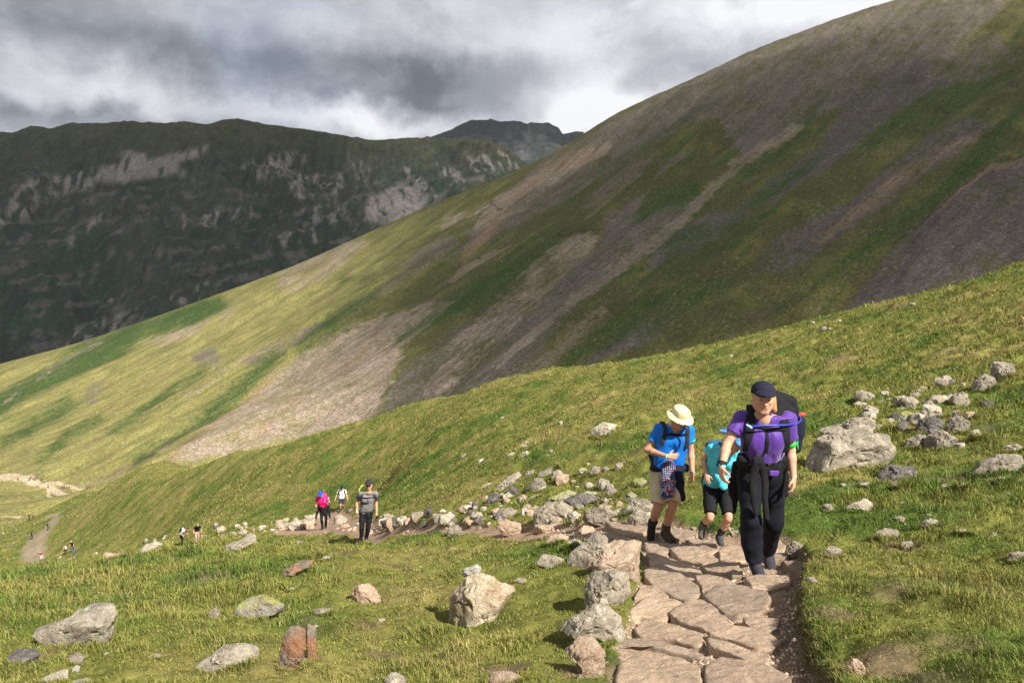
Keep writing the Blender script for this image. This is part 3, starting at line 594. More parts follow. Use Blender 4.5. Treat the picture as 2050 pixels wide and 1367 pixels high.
ROCKS = [
 (ZA, [(1015,880),(1012,800),(1030,700),(1090,610),(1130,540),(1190,490),(1250,495),(1340,530),(1420,590),(1475,645),(1440,700),(1360,790),(1350,830),(1250,860),(1100,880)], 'ochre', 0.75, 'large leaning pale boulder with a sharp right corner standing alone in the turf', 5),
 (ZA, [(350,650),(370,600),(400,580),(460,585),(510,620),(560,690),(520,720),(430,710),(360,690)], 'tan', 0.8, 'smooth brownish domed rock in the grass left of the leaning boulder', 4),
 (ZA, [(540,1290),(570,1235),(610,1204),(650,1200),(710,1225),(770,1290)], 'pale', 0.8, 'rounded pale boulder top cut by the bottom edge near the middle', 4),
 (Z7, [(175,630),(250,600),(350,565),(440,525),(490,490),(560,478),(640,485),(678,520),(675,555),(640,600),(640,650),(560,710),(450,720),(330,720),(240,670)], 'pale', 0.6, 'long pale wedge shaped boulder rising to the right at far left of the grass', 5),
 (Z7, [(1385,500),(1400,465),(1460,435),(1550,415),(1620,425),(1670,460),(1660,500),(1560,535),(1440,545)], 'moss', 0.7, 'rounded rock with a yellow green lichen cap in the left grass', 4),
 (Z7, [(1105,850),(1150,815),(1230,780),(1290,735),(1380,712),(1470,718),(1508,745),(1500,790),(1430,835),(1300,855),(1180,875),(1130,870)], 'pale', 0.55, 'low elongated pale rock tapering left near the upright orange rock', 5),
 (Z7, [(1640,850),(1632,760),(1655,650),(1690,605),(1740,600),(1785,625),(1783,775),(1720,830),(1670,855)], 'rust', 0.7, 'upright rusty orange rock standing in the left turf', 4),
 (Z7, [(1789,600),(1800,583),(1850,605),(1857,760),(1792,790)], 'rust', 1.0, 'narrow upright slab split off the right side of the rusty orange rock', 3),
 (Z7, [(30,790),(80,745),(180,735),(225,770),(190,810),(80,815)], 'dark', 0.7, 'low brown rock half overgrown by grass below the long wedge boulder', 3),
 (Z7, [(380,780),(430,755),(490,785),(475,820),(400,815)], 'grey', 0.8, 'small grey rock under the right end of the wedge boulder', 3),
 (Z7, [(420,845),(440,828),(467,835),(462,862),(425,864)], 'white', 0.9, 'tiny whitish stone in the lower left corner grass', 2),
 (Z7, [(190,935),(250,900),(330,865),(385,855),(385,910),(300,940)], 'pale', 0.6, 'whitish angular rock at the bottom left corner', 3),
 (Z7, [(395,940),(430,912),(500,912),(530,940)], 'grey', 0.7, 'flat stone on the bottom edge beside the whitish corner rock', 3),
 (Z7, [(1215,535),(1230,505),(1255,490),(1290,515),(1275,548)], 'grey', 0.9, 'small pointed grey stone left of the lichen capped rock', 3),
 (Z7, [(1620,300),(1680,260),(1740,225),(1830,218),(1822,250),(1760,285),(1700,310)], 'rust', 0.6, 'flat grey stone with an orange end lying on the knoll', 3),
 (Z7, [(1660,392),(1700,372),(1745,375),(1735,392)], 'white', 0.7, 'thin white stone flush with the turf above the lichen capped rock', 2),
 (Z7, [(1880,205),(1900,186),(1950,186),(1962,204)], 'white', 0.7, 'small white stone near the crest of the knoll', 2),
 (Z7, [(1835,520),(1880,495),(1940,490),(1930,525),(1870,535)], 'grey', 0.6, 'flat dull stone right of the lichen capped rock', 3),
 (Z7, [(875,780),(910,757),(960,768),(950,790)], 'grey', 0.7, 'small flat grey stone sunk in turf between the wedge and elongated rocks', 2),
 (Z7, [(800,165),(840,125),(905,100),(950,120),(920,150),(860,170)], 'pale', 0.7, 'pale outcrop on the crest line of the left knoll', 3),
 (Z7, [(1300,150),(1330,115),(1420,100),(1440,60),(1490,55),(1510,100),(1480,125),(1380,150)], 'pale', 0.6, 'knobbly two humped pale rock at the back edge of the knoll', 4),
 (Z7, [(1705,118),(1725,95),(1780,98),(1775,120)], 'grey', 0.7, 'small light stone at the knoll edge below the pink topped hiker', 2),
 (Z7, [(580,205),(600,170),(650,180),(720,168),(745,200),(660,212)], 'tan', 0.6, 'brownish low outcrop at the left end of the knoll crest', 3),
 (ZA, [(1455,560),(1490,540),(1560,548),(1545,574),(1480,574)], 'grey', 0.8, 'flat grey stone flush with the turf right of the leaning boulder', 2),
 (ZA, [(85,770),(120,748),(205,745),(190,775),(110,790)], 'grey', 0.6, 'flat pale stone above the narrow upright slab', 2),
 (ZA, [(523,835),(540,812),(585,812),(580,838)], 'pale', 0.8, 'small light stone by a brown turf hollow left of the leaning boulder', 2),
 (Z5, [(1170,400),(1175,340),(1210,295),(1280,268),(1340,275),(1388,292),(1360,345),(1290,375),(1200,400)], 'pale', 0.7, 'solitary pale boulder on the open slope left of the bucket hat', 4),
 (Z5, oval(895,945,255,297), 'pale', 0.8, 'small pale stone uphill left of the solitary slope boulder', 2),
 (Z5, [(585,570),(600,520),(640,503),(665,525),(625,560)], 'pale', 0.8, 'bright tilted stone alone on the slope above the log shaped slab', 3),
 (Z5, [(228,618),(235,585),(285,568),(280,595),(250,622)], 'white', 0.8, 'whitish leaning stone low on the grassy slope', 2),
 (Z5, [(80,575),(100,540),(140,525),(135,555),(105,578)], 'grey', 0.8, 'thin grey stone leftmost on the grassy slope', 2),
 (Z5, [(470,548),(500,522),(545,515),(535,540)], 'pale', 0.8, 'flat pale sliver beside the bright tilted slope stone', 2),
 (Z5, [(352,825),(400,785),(500,720),(570,680),(605,712),(560,765),(480,815),(400,855)], 'pale', 0.4, 'long log shaped pale slab leaning on the slope', 4),
 (Z5, [(472,840),(510,798),(560,815),(572,855),(530,880),(485,870)], 'dark', 0.8, 'dark brown stone under the right end of the log shaped slab', 3),
 (Z5, [(255,810),(290,780),(350,768),(345,800),(290,822)], 'pale', 0.6, 'pale stone at the left end of the log shaped slab', 3),
 (Z5, [(400,925),(430,870),(490,850),(535,885),(500,910),(430,930)], 'pale', 0.7, 'light stone below the dark brown stone on the bank', 3),
 (Z5, [(295,950),(320,890),(380,850),(420,870),(410,920),(340,955)], 'dark', 0.7, 'black shadowed stone below the left end of the log shaped slab', 3),
 (Z5, [(180,980),(190,935),(230,930),(240,970),(210,985)], 'dark', 0.8, 'small blackish stone at the left tip of the middle rubble', 2),
 (Z5, [(705,728),(740,690),(840,640),(940,632),(945,665),(850,685),(770,715)], 'grey', 0.5, 'thin slab tilted along the slope right of the log shaped slab', 3),
 (Z5, [(608,718),(640,680),(705,662),(700,690),(650,720)], 'grey', 0.6, 'greyish stone touching the upper end of the log shaped slab', 3),
 (Z5, [(660,800),(700,735),(770,728),(805,780),(765,835),(680,850)], 'grey', 0.7, 'blocky stone below the thin tilted slab', 3),
 (Z5, [(605,930),(680,885),(780,855),(810,880),(750,920),(660,940)], 'moss', 0.5, 'low mossy stone in the grass below the blocky stone', 3),
 (Z5, [(745,965),(830,900),(920,850),(990,825),(1058,850),(1050,895),(960,915),(930,955),(830,970)], 'moss', 0.5, 'pale yellowish slab with lichen behind the big dark fissured boulder', 4),
 (Z5, [(945,925),(1000,890),(1080,865),(1200,870),(1275,905),(1200,935),(1060,955),(970,965)], 'dark', 0.5, 'dark flat rock to the right of the yellowish slab', 4),
 (Z5, [(688,1085),(695,1030),(750,985),(830,950),(930,945),(1040,990),(1082,1055),(1040,1085),(960,1095),(840,1110),(720,1118)], 'big', 0.7, 'big dark fissured boulder beside the path left of the three near hikers', 5),
 (Z5, [(1108,1085),(1130,1010),(1190,970),(1280,960),(1350,1000),(1412,1050),(1385,1115),(1280,1145),(1190,1105)], 'grey', 0.6, 'rounded boulder beside the path just left of the blue shirted hiker', 4),
 (Z5, [(368,1045),(420,990),(510,975),(560,1010),(540,1055),(430,1075)], 'grey', 0.6, 'grey rock with grass on top left of the dark fissured boulder', 4),
 (Z5, [(388,1155),(400,1090),(470,1080),(600,1120),(612,1175),(500,1205)], 'tan', 0.6, 'brownish rock at the path edge below the grass topped rock', 4),
 (Z5, [(580,1045),(600,985),(640,975),(640,1030)], 'white', 0.8, 'small white faced stone between the grass topped rock and the fissured boulder', 2),
 (Z5, [(688,1175),(700,1120),(850,1108),(995,1088),(985,1145),(850,1195),(740,1200)], 'tan', 0.5, 'flat brown slab at the foot of the dark fissured boulder', 4),
 (Z5, oval(1058,1150,640,702), 'moss', 0.7, 'green tinged stone upslope of the path behind the boulders', 3),
 (Z5, [(1138,695),(1190,635),(1245,640),(1252,695),(1200,720)], 'grey', 0.7, 'squarish stone right of the green tinged stone', 3),
 (Z5, [(1365,665),(1380,615),(1430,600),(1452,640),(1420,668)], 'pale', 0.7, 'pale stone upslope left of the blue hiker and his elbow', 3),
 (Z5, oval(1262,1322,630,684), 'grey', 0.8, 'small grey stone between two larger stones on the upper bank', 2),
 (Z5, [(1272,855),(1300,790),(1350,782),(1392,840),(1372,895),(1310,875)], 'grey', 0.8, 'pointed grey rock alone in grass left of the khaki shorts', 3),
 (Z5, [(1430,935),(1460,870),(1510,842),(1560,880),(1540,930)], 'moss', 0.7, 'pale mossy rock near the knee of the blue shirted hiker', 3),
 (Z5, [(1495,800),(1530,745),(1600,730),(1650,765),(1620,800)], 'moss', 0.7, 'yellowish lichened rock just left of the khaki shorts', 3),
 (Z5, [(1440,1000),(1520,920),(1620,905),(1720,950),(1700,1010),(1560,1020)], 'grey', 0.6, 'broad grey rock behind the shins of the blue hiker', 4),
 (Z5, [(1470,1125),(1490,1050),(1560,1000),(1680,1020),(1720,1090),(1650,1130)], 'grey', 0.6, 'low sloping rock behind the lifted boot of the blue hiker', 4),
 (Z5, [(940,1335),(980,1260),(1040,1235),(1100,1265),(1060,1330)], 'pale', 0.6, 'light stone on the left rim of the path behind the rough ridge rock', 3),
 (Z5, [(790,1270),(830,1215),(920,1192),(990,1220),(970,1270),(880,1285)], 'tan', 0.5, 'brown flat stone on the left rim of the path below the flat slab', 3),
 (Z5, oval(1870,1960,860,960), 'moss', 0.6, 'lichened rock seen between the blue hiker and the child', 3),
 (Z6, [(100,825),(130,750),(180,690),(200,640),(330,610),(430,580),(540,560),(640,610),(667,670),(650,725),(560,780),(440,805),(300,812),(180,830)], 'big', 0.6, 'huge pitted pale boulder right of the purple shirted hiker', 5),
 (Z6, [(193,645),(210,580),(330,540),(400,490),(480,485),(540,510),(560,570),(430,590),(330,620),(240,640)], 'big', 0.5, 'rough pale block resting behind the top of the huge pitted boulder', 4),
 (Z6, [(685,520),(700,465),(770,455),(820,480),(815,520),(750,535)], 'moss', 0.7, 'greenish white rock at the left of the right hand rock pile', 3),
 (Z6, [(838,480),(850,420),(880,408),(980,430),(988,485),(920,505),(850,510)], 'pale', 0.7, 'topmost pale rock of the right hand rock pile', 3),
 (Z6, [(805,590),(850,510),(930,490),(1000,520),(992,585),(920,615),(840,605)], 'dark', 0.7, 'dark leaning rock in the middle of the right hand pile', 4),
 (Z6, [(1002,570),(1030,500),(1090,482),(1152,530),(1142,585),(1070,605)], 'grey', 0.7, 'grey white rock at the upper right of the pile', 4),
 (Z6, [(880,690),(900,610),(980,575),(1060,610),(1092,665),(1030,695),(940,700)], 'big', 0.6, 'broad speckled rock at the foot of the pile', 4),
 (Z6, [(730,695),(760,640),(830,600),(880,610),(862,675),(800,700)], 'big', 0.6, 'speckled rock at the left foot of the pile', 4),
 (Z6, [(1148,635),(1160,580),(1210,570),(1235,610),(1215,645)], 'pale', 0.7, 'pale stone at the right foot of the pile', 3),
 (Z6, [(1108,500),(1130,462),(1180,455),(1195,490),(1150,505)], 'tan', 0.7, 'brown stone behind the upper right of the pile', 3),
 (Z6, [(662,410),(675,365),(735,352),(738,395),(700,415)], 'pale', 0.8, 'small pale stone in the grass above the rock pile', 3),
 (Z6, [(1283,225),(1290,170),(1310,138),(1370,135),(1440,165),(1457,210),(1420,248),(1340,258)], 'grey', 0.7, 'upper of two brown rocks high at the right edge', 4),
 (Z6, [(1160,330),(1190,260),(1250,215),(1300,240),(1310,290),(1250,320)], 'grey', 0.7, 'lower of two brown rocks high at the right edge', 4),
 (Z6, [(545,905),(590,845),(650,800),(710,805),(780,795),(818,840),(802,905),(720,920),(640,912)], 'dark', 0.6, 'dark humped rock in the grass below the huge pitted boulder', 4),
 (Z6, [(640,960),(655,915),(690,900),(735,940),(720,962)], 'pale', 0.8, 'small pale stone just under the dark humped rock', 3),
 (Z6, [(355,1070),(400,1025),(500,1015),(547,1050),(532,1090),(430,1085)], 'pale', 0.6, 'pale oblong rock in grass beside the hand of the purple hiker', 3),
 (Z6, [(205,1095),(220,1050),(270,1045),(292,1085),(260,1100)], 'grey', 0.8, 'small grey stone nearest the right thigh of the purple hiker', 3),
 (Z6, [(950,975),(980,925),(1020,915),(1062,950),(1050,980)], 'pale', 0.7, 'left one of two touching pale stones in the right grass', 3),
 (Z6, [(1050,965),(1080,915),(1120,910),(1145,940),(1120,970)], 'pale', 0.7, 'right one of two touching pale stones in the right grass', 3),
 (Z6, [(1300,930),(1325,880),(1370,870),(1412,905),(1390,938)], 'pale', 0.7, 'pale stone alone under the long rock at the right edge', 3),
 (Z6, [(1170,840),(1230,790),(1330,745),(1430,725),(1500,740),(1530,830),(1400,820),(1250,848)], 'big', 0.5, 'long speckled rock running out at the right edge', 4),
 (Z6, [(1365,725),(1390,675),(1450,665),(1500,690),(1480,725)], 'grey', 0.6, 'grey rock above the long speckled rock at the right edge', 3),
 (Z6, [(832,1205),(870,1155),(930,1140),(972,1160),(940,1195),(880,1208)], 'pale', 0.6, 'slanted pale stone in the lower right grass', 3),
 (Z6, [(530,1275),(560,1225),(620,1205),(700,1210),(715,1265),(620,1280)], 'grey', 0.5, 'flat speckled stone sunk in the right grass above the white scrap', 3),
 (Z6, [(695,1335),(720,1290),(780,1280),(825,1320),(780,1338)], 'grey', 0.5, 'low stone beside a dark hollow right of the flat speckled stone', 3),
 (Z6, [(425,945),(450,908),(515,905),(522,940)], 'grey', 0.6, 'low stone between the huge boulder and the pale oblong rock', 3),
 (Z6, oval(1055,1152,1205,1252), 'tan', 0.6, 'brownish stone buried in the lower right grass', 3),
 (Z6, oval(668,742,1118,1162), 'grey', 0.7, 'little rough stone above the flat speckled stone', 2),
 (Z8, [(730,1075),(770,990),(830,1015),(890,1090),(855,1140),(760,1125)], 'tan', 0.7, 'angular tan rock at the bottom right beside a brown bare mound', 4),
 (Z8, [(265,250),(290,160),(330,125),(420,160),(475,200),(410,262),(300,280)], 'grey', 0.7, 'wrinkled grey rock on the right rim of the path behind the front boot', 4),
 (Z8, [(545,240),(580,180),(640,158),(695,190),(680,235),(600,250)], 'grey', 0.7, 'pale grey stone right of the wrinkled rim rock', 3),
 (Z8, [(1930,270),(1945,215),(2000,200),(2070,205),(2070,275)], 'grey', 0.6, 'grey stone at the right edge of the lower grass', 3),
 (Z8, [(425,440),(440,395),(480,385),(505,420),(480,445)], 'pale', 0.8, 'small pale stone on the dark soil rim right of the path', 3),
 (Z4, [(505,250),(520,205),(640,128),(720,108),(846,115),(832,225),(822,320),(760,280),(650,245)], 'slab', 0.8, 'large flat topped slab on the left rim of the path below the blue hiker', 5),
 (Z4, [(500,410),(515,350),(560,290),(680,265),(760,310),(772,390),(722,440),(640,475),(580,485),(530,475)], 'big', 0.7, 'fissured pale rim rock with a black cavity left of the paving', 5),
 (Z4, [(345,630),(430,545),(560,490),(660,510),(720,560),(737,640),(700,695),(640,650),(520,640)], 'big', 0.6, 'humped grey rim rock with brown foot left of the paving', 4),
 (Z4, [(378,750),(470,665),(560,680),(622,750),(612,855),(540,905),(470,870),(435,790)], 'tan', 0.7, 'lowest brown rim rock at the left of the paving', 4),
 (Z4, [(388,210),(430,150),(500,100),(560,60),(640,70),(702,110),(600,160),(510,210),(450,250)], 'grey', 0.5, 'rough ridge shaped rock on the left rim of the path above the flat slab', 4),
 (Z4, [(205,225),(250,180),(330,172),(387,195),(370,245),(280,255)], 'pale', 0.6, 'low pale stone in turf left of the rough ridge rock', 3),
 (Z4, [(-90,928),(-40,880),(60,870),(150,905),(170,950)], 'tan', 0.5, 'brown speckled stone patch at the bottom left of the paving', 3),
 (Z2, [(985,720),(1000,680),(1060,660),(1115,685),(1100,725)], 'grey', 0.7, 'flat stone under the turf lip behind the grey shirted hiker', 3),
 (Z2, [(1500,920),(1530,850),(1620,825),(1730,830),(1790,900),(1760,945),(1620,945)], 'pale', 0.6, 'dark seamed pale rock right of the grey shirted hiker', 4),
 (Z2, [(230,870),(270,800),(360,760),(410,800),(380,880),(300,900)], 'pale', 0.6, 'pale rock left of the pink topped hiker', 3),
 (ZA, [(640,175),(665,125),(720,108),(762,135),(745,175),(690,185)], 'pale', 0.7, 'whitish rock second to the right of the grey shirted hiker', 3),
 (ZA, [(748,135),(770,90),(830,78),(875,105),(860,140),(800,148)], 'grey', 0.7, 'grey rock third to the right of the grey shirted hiker', 3),
 (ZA, [(935,160),(960,105),(1030,92),(1085,130),(1060,165),(990,170)], 'pale', 0.6, 'pale flat rock midway along the rubble beside the path', 3),
 (ZA, [(995,250),(1020,195),(1070,168),(1115,200),(1100,250),(1050,262)], 'grey', 0.7, 'mottled grey rock on the near side of the path rubble', 3),
]
for z, pts, kind, dep, lab, sub in ROCKS:
    rock_px(zz(*z, pts), kind, lab, dep, 'rocks in the turf and along the path', min(5, sub + 1))
# quartz lump lying on the leaning boulder, and a scrap on the grass
hb = hit(930, 1256)
rock_px(zz(*ZA, [(1103,487),(1160,465),(1215,440),(1242,465),(1236,495),(1170,505),(1120,517)]), 'white', 'white quartz stone lying on top of the leaning boulder', 0.6, None, 3, name='quartz_stone', cat='stone', at=hb + np.array([0, 0.22, 0]))
rock_px(zz(*Z8, [(1185,305),(1192,285),(1205,278),(1212,292),(1203,308)]), 'white', 'small bright white scrap lying on the right hand grass', 0.8, None, 2, name='white_scrap', cat='scrap')
# smaller rubble, one object each
def in_poly(poly, n, seed):
    g = np.random.default_rng(seed); P = np.array(poly); out = []
    while len(out) < n:
        q = P.min(0) + g.random((60, 2)) * np.ptp(P, axis=0)
        out += [tuple(a) for a in q[poly_sd(q[:, 0], q[:, 1], P) < 0]]
    return out[:n]
RUB = [
 ([(430,1060),(560,1044),(640,1030),(632,1050),(560,1066),(440,1082)], 55, 6, 24, ('pale','grey','tan'), 'small rough stone in the rubble bank left of the pink topped hiker'),
 ([(765,1040),(900,1026),(1000,990),(1040,1010),(1010,1052),(880,1058),(780,1064)], 60, 8, 30, ('pale','grey','tan','dark'), 'small stone in the rubble right of the grey shirted hiker'),
 ([(1010,985),(1120,960),(1250,985),(1290,1035),(1180,1045),(1050,1050)], 42, 11, 36, ('grey','pale','tan','moss'), 'small stone among the boulders above the bend of the path'),
 ([(290,1085),(370,1060),(440,1050),(470,1080),(400,1088),(310,1102)], 24, 4, 15, ('grey','pale','dark'), 'small stone in the rubble by the two half hidden hikers'),
 ([(0,1068),(40,1052),(66,1064),(40,1086),(70,1110),(0,1122)], 14, 4, 9, ('grey','dark'), 'pale stone in the low rubble at the far left of the path'),
 ([(560,1050),(700,1030),(860,1052),(1050,1050),(1280,1040),(1290,1085),(1180,1076),(960,1072),(700,1074),(560,1068)], 55, 7, 34, ('tan','tan','slab','pale'), 'stone bedded in the bare track between the bend and the grey shirted hiker'),
 ([(85,1108),(160,1112),(260,1108),(240,1118),(120,1122)], 8, 4, 9, ('grey','pale'), 'small stone by the path where distant hikers climb'),
 ([(1330,1060),(1460,1060),(1490,1085),(1420,1100),(1340,1084)], 12, 8, 22, ('tan','pale'), 'loose brown stone on the path behind the three near hikers'),
 ([(1640,950),(1900,930),(2050,960),(2050,1090),(1700,1080)], 18, 6, 18, ('grey','pale'), 'small stone half buried in the grass right of the path'),
 ([(1000,820),(1200,880),(1280,930),(1150,950),(930,920)], 12, 5, 14, ('pale','grey'), 'tiny pale stone dotted on the slope above the path'),
 ([(100,1170),(900,1130),(880,1330),(60,1340)], 26, 4, 12, ('pale','grey'), 'tiny stone in the near grass left of the leaning boulder'),
 ([(1085,1290),(1235,1290),(1215,1367),(1060,1367)], 10, 6, 20, ('tan','grey'), 'small brown stone on the bare ground by the lowest rim rock'),
 ([(1720,800),(1960,760),(2000,850),(1960,900),(1740,900)], 46, 12, 46, ('pale','grey','big','dark'), 'small stone around the right hand rock pile'),
 ([(1250,700),(1500,672),(1830,600),(1900,640),(1600,700),(1300,740)], 10, 8, 22, ('pale','grey'), 'grey stone on the crest of the grassy spur')]
for poly, n, s0, s1, kinds, lab in RUB:
    g = np.random.default_rng(int(poly[0][0]) + n)
    for k, (a, b) in enumerate(in_poly(poly, n, int(poly[0][0]) + 3)):
        w = s0 + (s1 - s0) * g.random() ** 2; h = w * g.uniform(0.45, 0.8)
        rock_px(oval(a - w / 2, a + w / 2, b - h, b, 8, k), kinds[g.integers(len(kinds))], lab, 0.8, lab.replace('small ', '').replace('tiny ', '') + ', many', 3, name='stone', cat='stone', rough=0.22, sink=0.12)
# ------------------------------------------------------------------ paving stones of the path
def paving(pts, label, h=0.05, seed=0, kind='tan'):
    P = np.array([hit(*p) for p in zz(*Z4, pts)]); c = P.mean(0); q = P - c
    A = np.c_[q[:, :2], np.ones(len(q))]; pl = np.linalg.lstsq(A, q[:, 2], rcond=None)[0]
    m = 96; L = np.vstack([q, q[:1]]); cum = np.r_[0, np.cumsum(np.linalg.norm(np.diff(L[:, :2], axis=0), axis=1))]
    s = np.linspace(0, cum[-1], m, endpoint=False); ring = np.stack([np.interp(s, cum, L[:, k]) for k in (0, 1)], 1)
    for _ in range(3): ring = 0.5 * ring + 0.25 * (np.roll(ring, 1, 0) + np.roll(ring, -1, 0))
    prof = [(1.09, -0.16), (1.08, -0.05), (1.07, 0.25 * h), (1.06, 0.66 * h), (1.035, 0.90 * h), (0.99, h)] + [(f, h * (1 + 0.08 * (1 - f))) for f in (0.90, 0.82, 0.76, 0.66, 0.56, 0.46, 0.36, 0.26, 0.16, 0.06)]
    V = []
    for f, z in prof:
        x = ring[:, 0] * f; y = ring[:, 1] * f
        n = fbm2((x + c[0]) * 3.5, (y + c[1]) * 3.5, 5, 100 + seed, 0.6); k = fbm2((x + c[0]) * 14, (y + c[1]) * 14, 3, 60)
        zz_ = x * pl[0] * 0.75 + y * pl[1] * 0.75 + pl[2] + z + (0.022 * n + 0.006 * k) * (f < 1.03)
        wob = 1 + 0.05 * fbm2(x * 6 + z * 9, y * 6 + z * 7, 3, 70 + seed)
        V.append(np.stack([x * wob, y * wob, zz_], 1))
    V = np.vstack(V); F = []
    for r in range(len(prof) - 1):
        for k in range(m): F.append((r * m + k, r * m + (k + 1) % m, (r + 1) * m + (k + 1) % m, (r + 1) * m + k))
    top = (len(prof) - 1) * m; sizes = [4] * len(F) + [m]; flat = [i for f in F for i in f] + [top + k for k in range(m)]
    V = V.astype(np.float32)
    a = np.roll(ring, -1, 0); cw = (ring[:, 0] * a[:, 1] - a[:, 0] * ring[:, 1]).sum() < 0
    if cw:
        flat = [i for f in F for i in f[::-1]] + [top + k for k in range(m)][::-1]
    return tag(mesh_np('paving_stone', V, flat, M_ROCK[kind], sizes=sizes, loc=c), label, 'paving stone', 'paving stones of the path')
PAVE = [
 ([(880,235),(950,220),(1060,235),(1180,285),(1185,318),(1100,322),(1040,297),(960,290),(890,275)], 'curved paving stone with pebbles along its lower edge below the shadowed stones'),
 ([(850,290),(940,280),(1040,310),(1150,365),(1188,400),(1140,465),(1020,440),(930,400),(860,350)], 'large orange brown paving stone sloping down to the right from the flat rim slab'),
 ([(790,450),(840,385),(920,400),(990,442),(930,462),(850,468)], 'small wedge paving stone tucked under the large sloping stone by the cavity rock'),
 ([(765,510),(860,472),(1010,465),(1100,482),(1075,510),(1000,545),(970,600),(900,595),(830,575),(770,545)], 'wide paving stone beside the humped rim rock'),
 ([(1000,560),(1100,495),(1190,472),(1280,522),(1350,590),(1385,630),(1270,655),(1160,620),(1050,600)], 'domed central paving stone touching the dark three way crack'),
 ([(1200,465),(1275,405),(1440,395),(1560,420),(1590,460),(1520,540),(1400,565),(1320,550),(1260,495)], 'broad paving stone right of the three way crack'),
 ([(1145,335),(1220,320),(1330,345),(1420,380),(1280,395),(1195,440),(1190,385)], 'darker paving stone with a grassy crack above the three way crack'),
 ([(800,645),(850,612),(1000,622),(1190,662),(1195,715),(1150,730),(1000,708),(830,697)], 'straight edged paving stone right of the brown footed rim rock'),
 ([(1225,700),(1310,648),(1420,632),(1560,667),(1640,720),(1600,760),(1500,745),(1350,715)], 'angular paving stone with a raised lower lip at the lower right'),
 ([(660,720),(720,697),(860,712),(1060,737),(1180,772),(1185,800),(1050,795),(850,775),(700,752)], 'long narrow paving step crossing the left half of the path'),
 ([(1225,715),(1330,727),(1480,760),(1580,792),(1570,850),(1450,820),(1330,785),(1240,772)], 'long narrow paving step crossing the right half of the path'),
 ([(700,860),(820,812),(940,817),(1080,840),(1170,880),(1180,990),(900,1020),(690,960)], 'lowest left paving stone with a worn hollow at the bottom edge'),
 ([(1213,880),(1290,837),(1420,822),(1560,852),(1690,917),(1720,1010),(1400,1030),(1220,990)], 'lowest right paving stone, smooth and broad at the bottom edge'),
 ([(1425,592),(1520,577),(1640,582),(1620,640),(1550,657),(1470,632)], 'paving stone half in the shade of the right bank'),
 ([(1440,348),(1560,322),(1690,342),(1700,372),(1600,400),(1480,402)], 'gritty paving stone just below the front boot of the purple hiker'),
 ([(1290,172),(1350,142),(1440,152),(1450,215),(1380,237),(1295,225)], 'squarish paving stone left of the dark trouser leg'),
 ([(1190,272),(1290,242),(1400,257),(1370,297),(1230,302)], 'flat paving stone left of the front boot'),
 ([(1570,202),(1680,197),(1690,227),(1600,232)], 'thin paving stone right of the rear boot'),
 ([(1655,242),(1770,237),(1775,287),(1700,292)], 'pale squared paving stone at the right rim'),
 ([(1588,135),(1640,114),(1677,150),(1660,190),(1600,187)], 'rounded upright paving stone against the wrinkled rim rock'),
 ([(860,192),(980,187),(990,217),(880,224)], 'small paving stone beside the flat rim slab'),
 ([(850,127),(950,120),(1100,130),(1080,152),(960,182),(860,167)], 'greyish step stone under the boots of the blue hiker'),
 ([(1000,165),(1150,155),(1290,222),(1200,252),(1050,222)], 'paving stone lying in the shadow of the near hikers'),
 ([(1365,292),(1422,290),(1425,322),(1360,327)], 'little paving stone next to the front boot'),
 ([(1090,112),(1260,102),(1280,160),(1200,192),(1130,147)], 'paving stone beneath the planted boot of the child'),
 ([(900,60),(1040,40),(1180,62),(1120,100),(960,110)], 'smooth paving stone behind the brown boot of the blue hiker'),
 ([(620,20),(760,5),(880,30),(840,70),(700,66)], 'worn bedrock slab left of the lifted boot'),
 ([(1420,20),(1560,10),(1640,60),(1560,90),(1450,70)], 'paving stone half hidden behind the purple hiker')]
for k, (p, lab) in enumerate(PAVE): paving(p, lab, 0.04 + 0.015 * ((k * 7) % 3) / 2, k, ('tan', 'slab', 'tan', 'buff')[(k * 5) % 4])
# grit between the stones
def grit():
    g = np.random.default_rng(3); N = 15000
    lo = PATH_XY.min(0); 
    y = np.exp(g.uniform(math.log(3.6), math.log(13), N * 3)); X = g.uniform(0.02, 0.48, N * 3); x = X * y
    k = gsample(psd, x, y) < 0.02; x = x[k][:N]; y = y[k][:N]; n = len(x); z = gsample(GZ, x, y)
    s = g.uniform(0.003, 0.010, n) * (1 + 1.2 * (g.random(n) < 0.08)); b = np.array([(1,0,0),(-1,0,0),(0,1,0),(0,-1,0),(0,0,1),(0,0,-1)], float)
    f = np.array([(0,2,4),(2,1,4),(1,3,4),(3,0,4),(2,0,5),(1,2,5),(3,1,5),(0,3,5)])
    V = b[None] * s[:, None, None] * g.uniform(0.6, 1.3, (n, 6, 1)); a = g.uniform(0, 6.3, n); c, d = np.cos(a)[:, None], np.sin(a)[:, None]
    V = np.stack([V[..., 0] * c - V[..., 1] * d, V[..., 0] * d + V[..., 1] * c, V[..., 2] * 0.8], -1) + np.stack([x, y, z + s * 0.3], -1)[:, None]
    F = (np.arange(n)[:, None, None] * 6 + f[None]).reshape(-1, 3)
    col = np.array([0.42, 0.325, 0.245])[None] * g.uniform(0.45, 1.7, (n, 1)) * g.uniform(0.92, 1.08, (n, 3))
    tag(mesh_np('grit', V.reshape(-1, 3), F, M_path, np.repeat(col, 6, 0), smooth=False), kind='stuff')
grit()

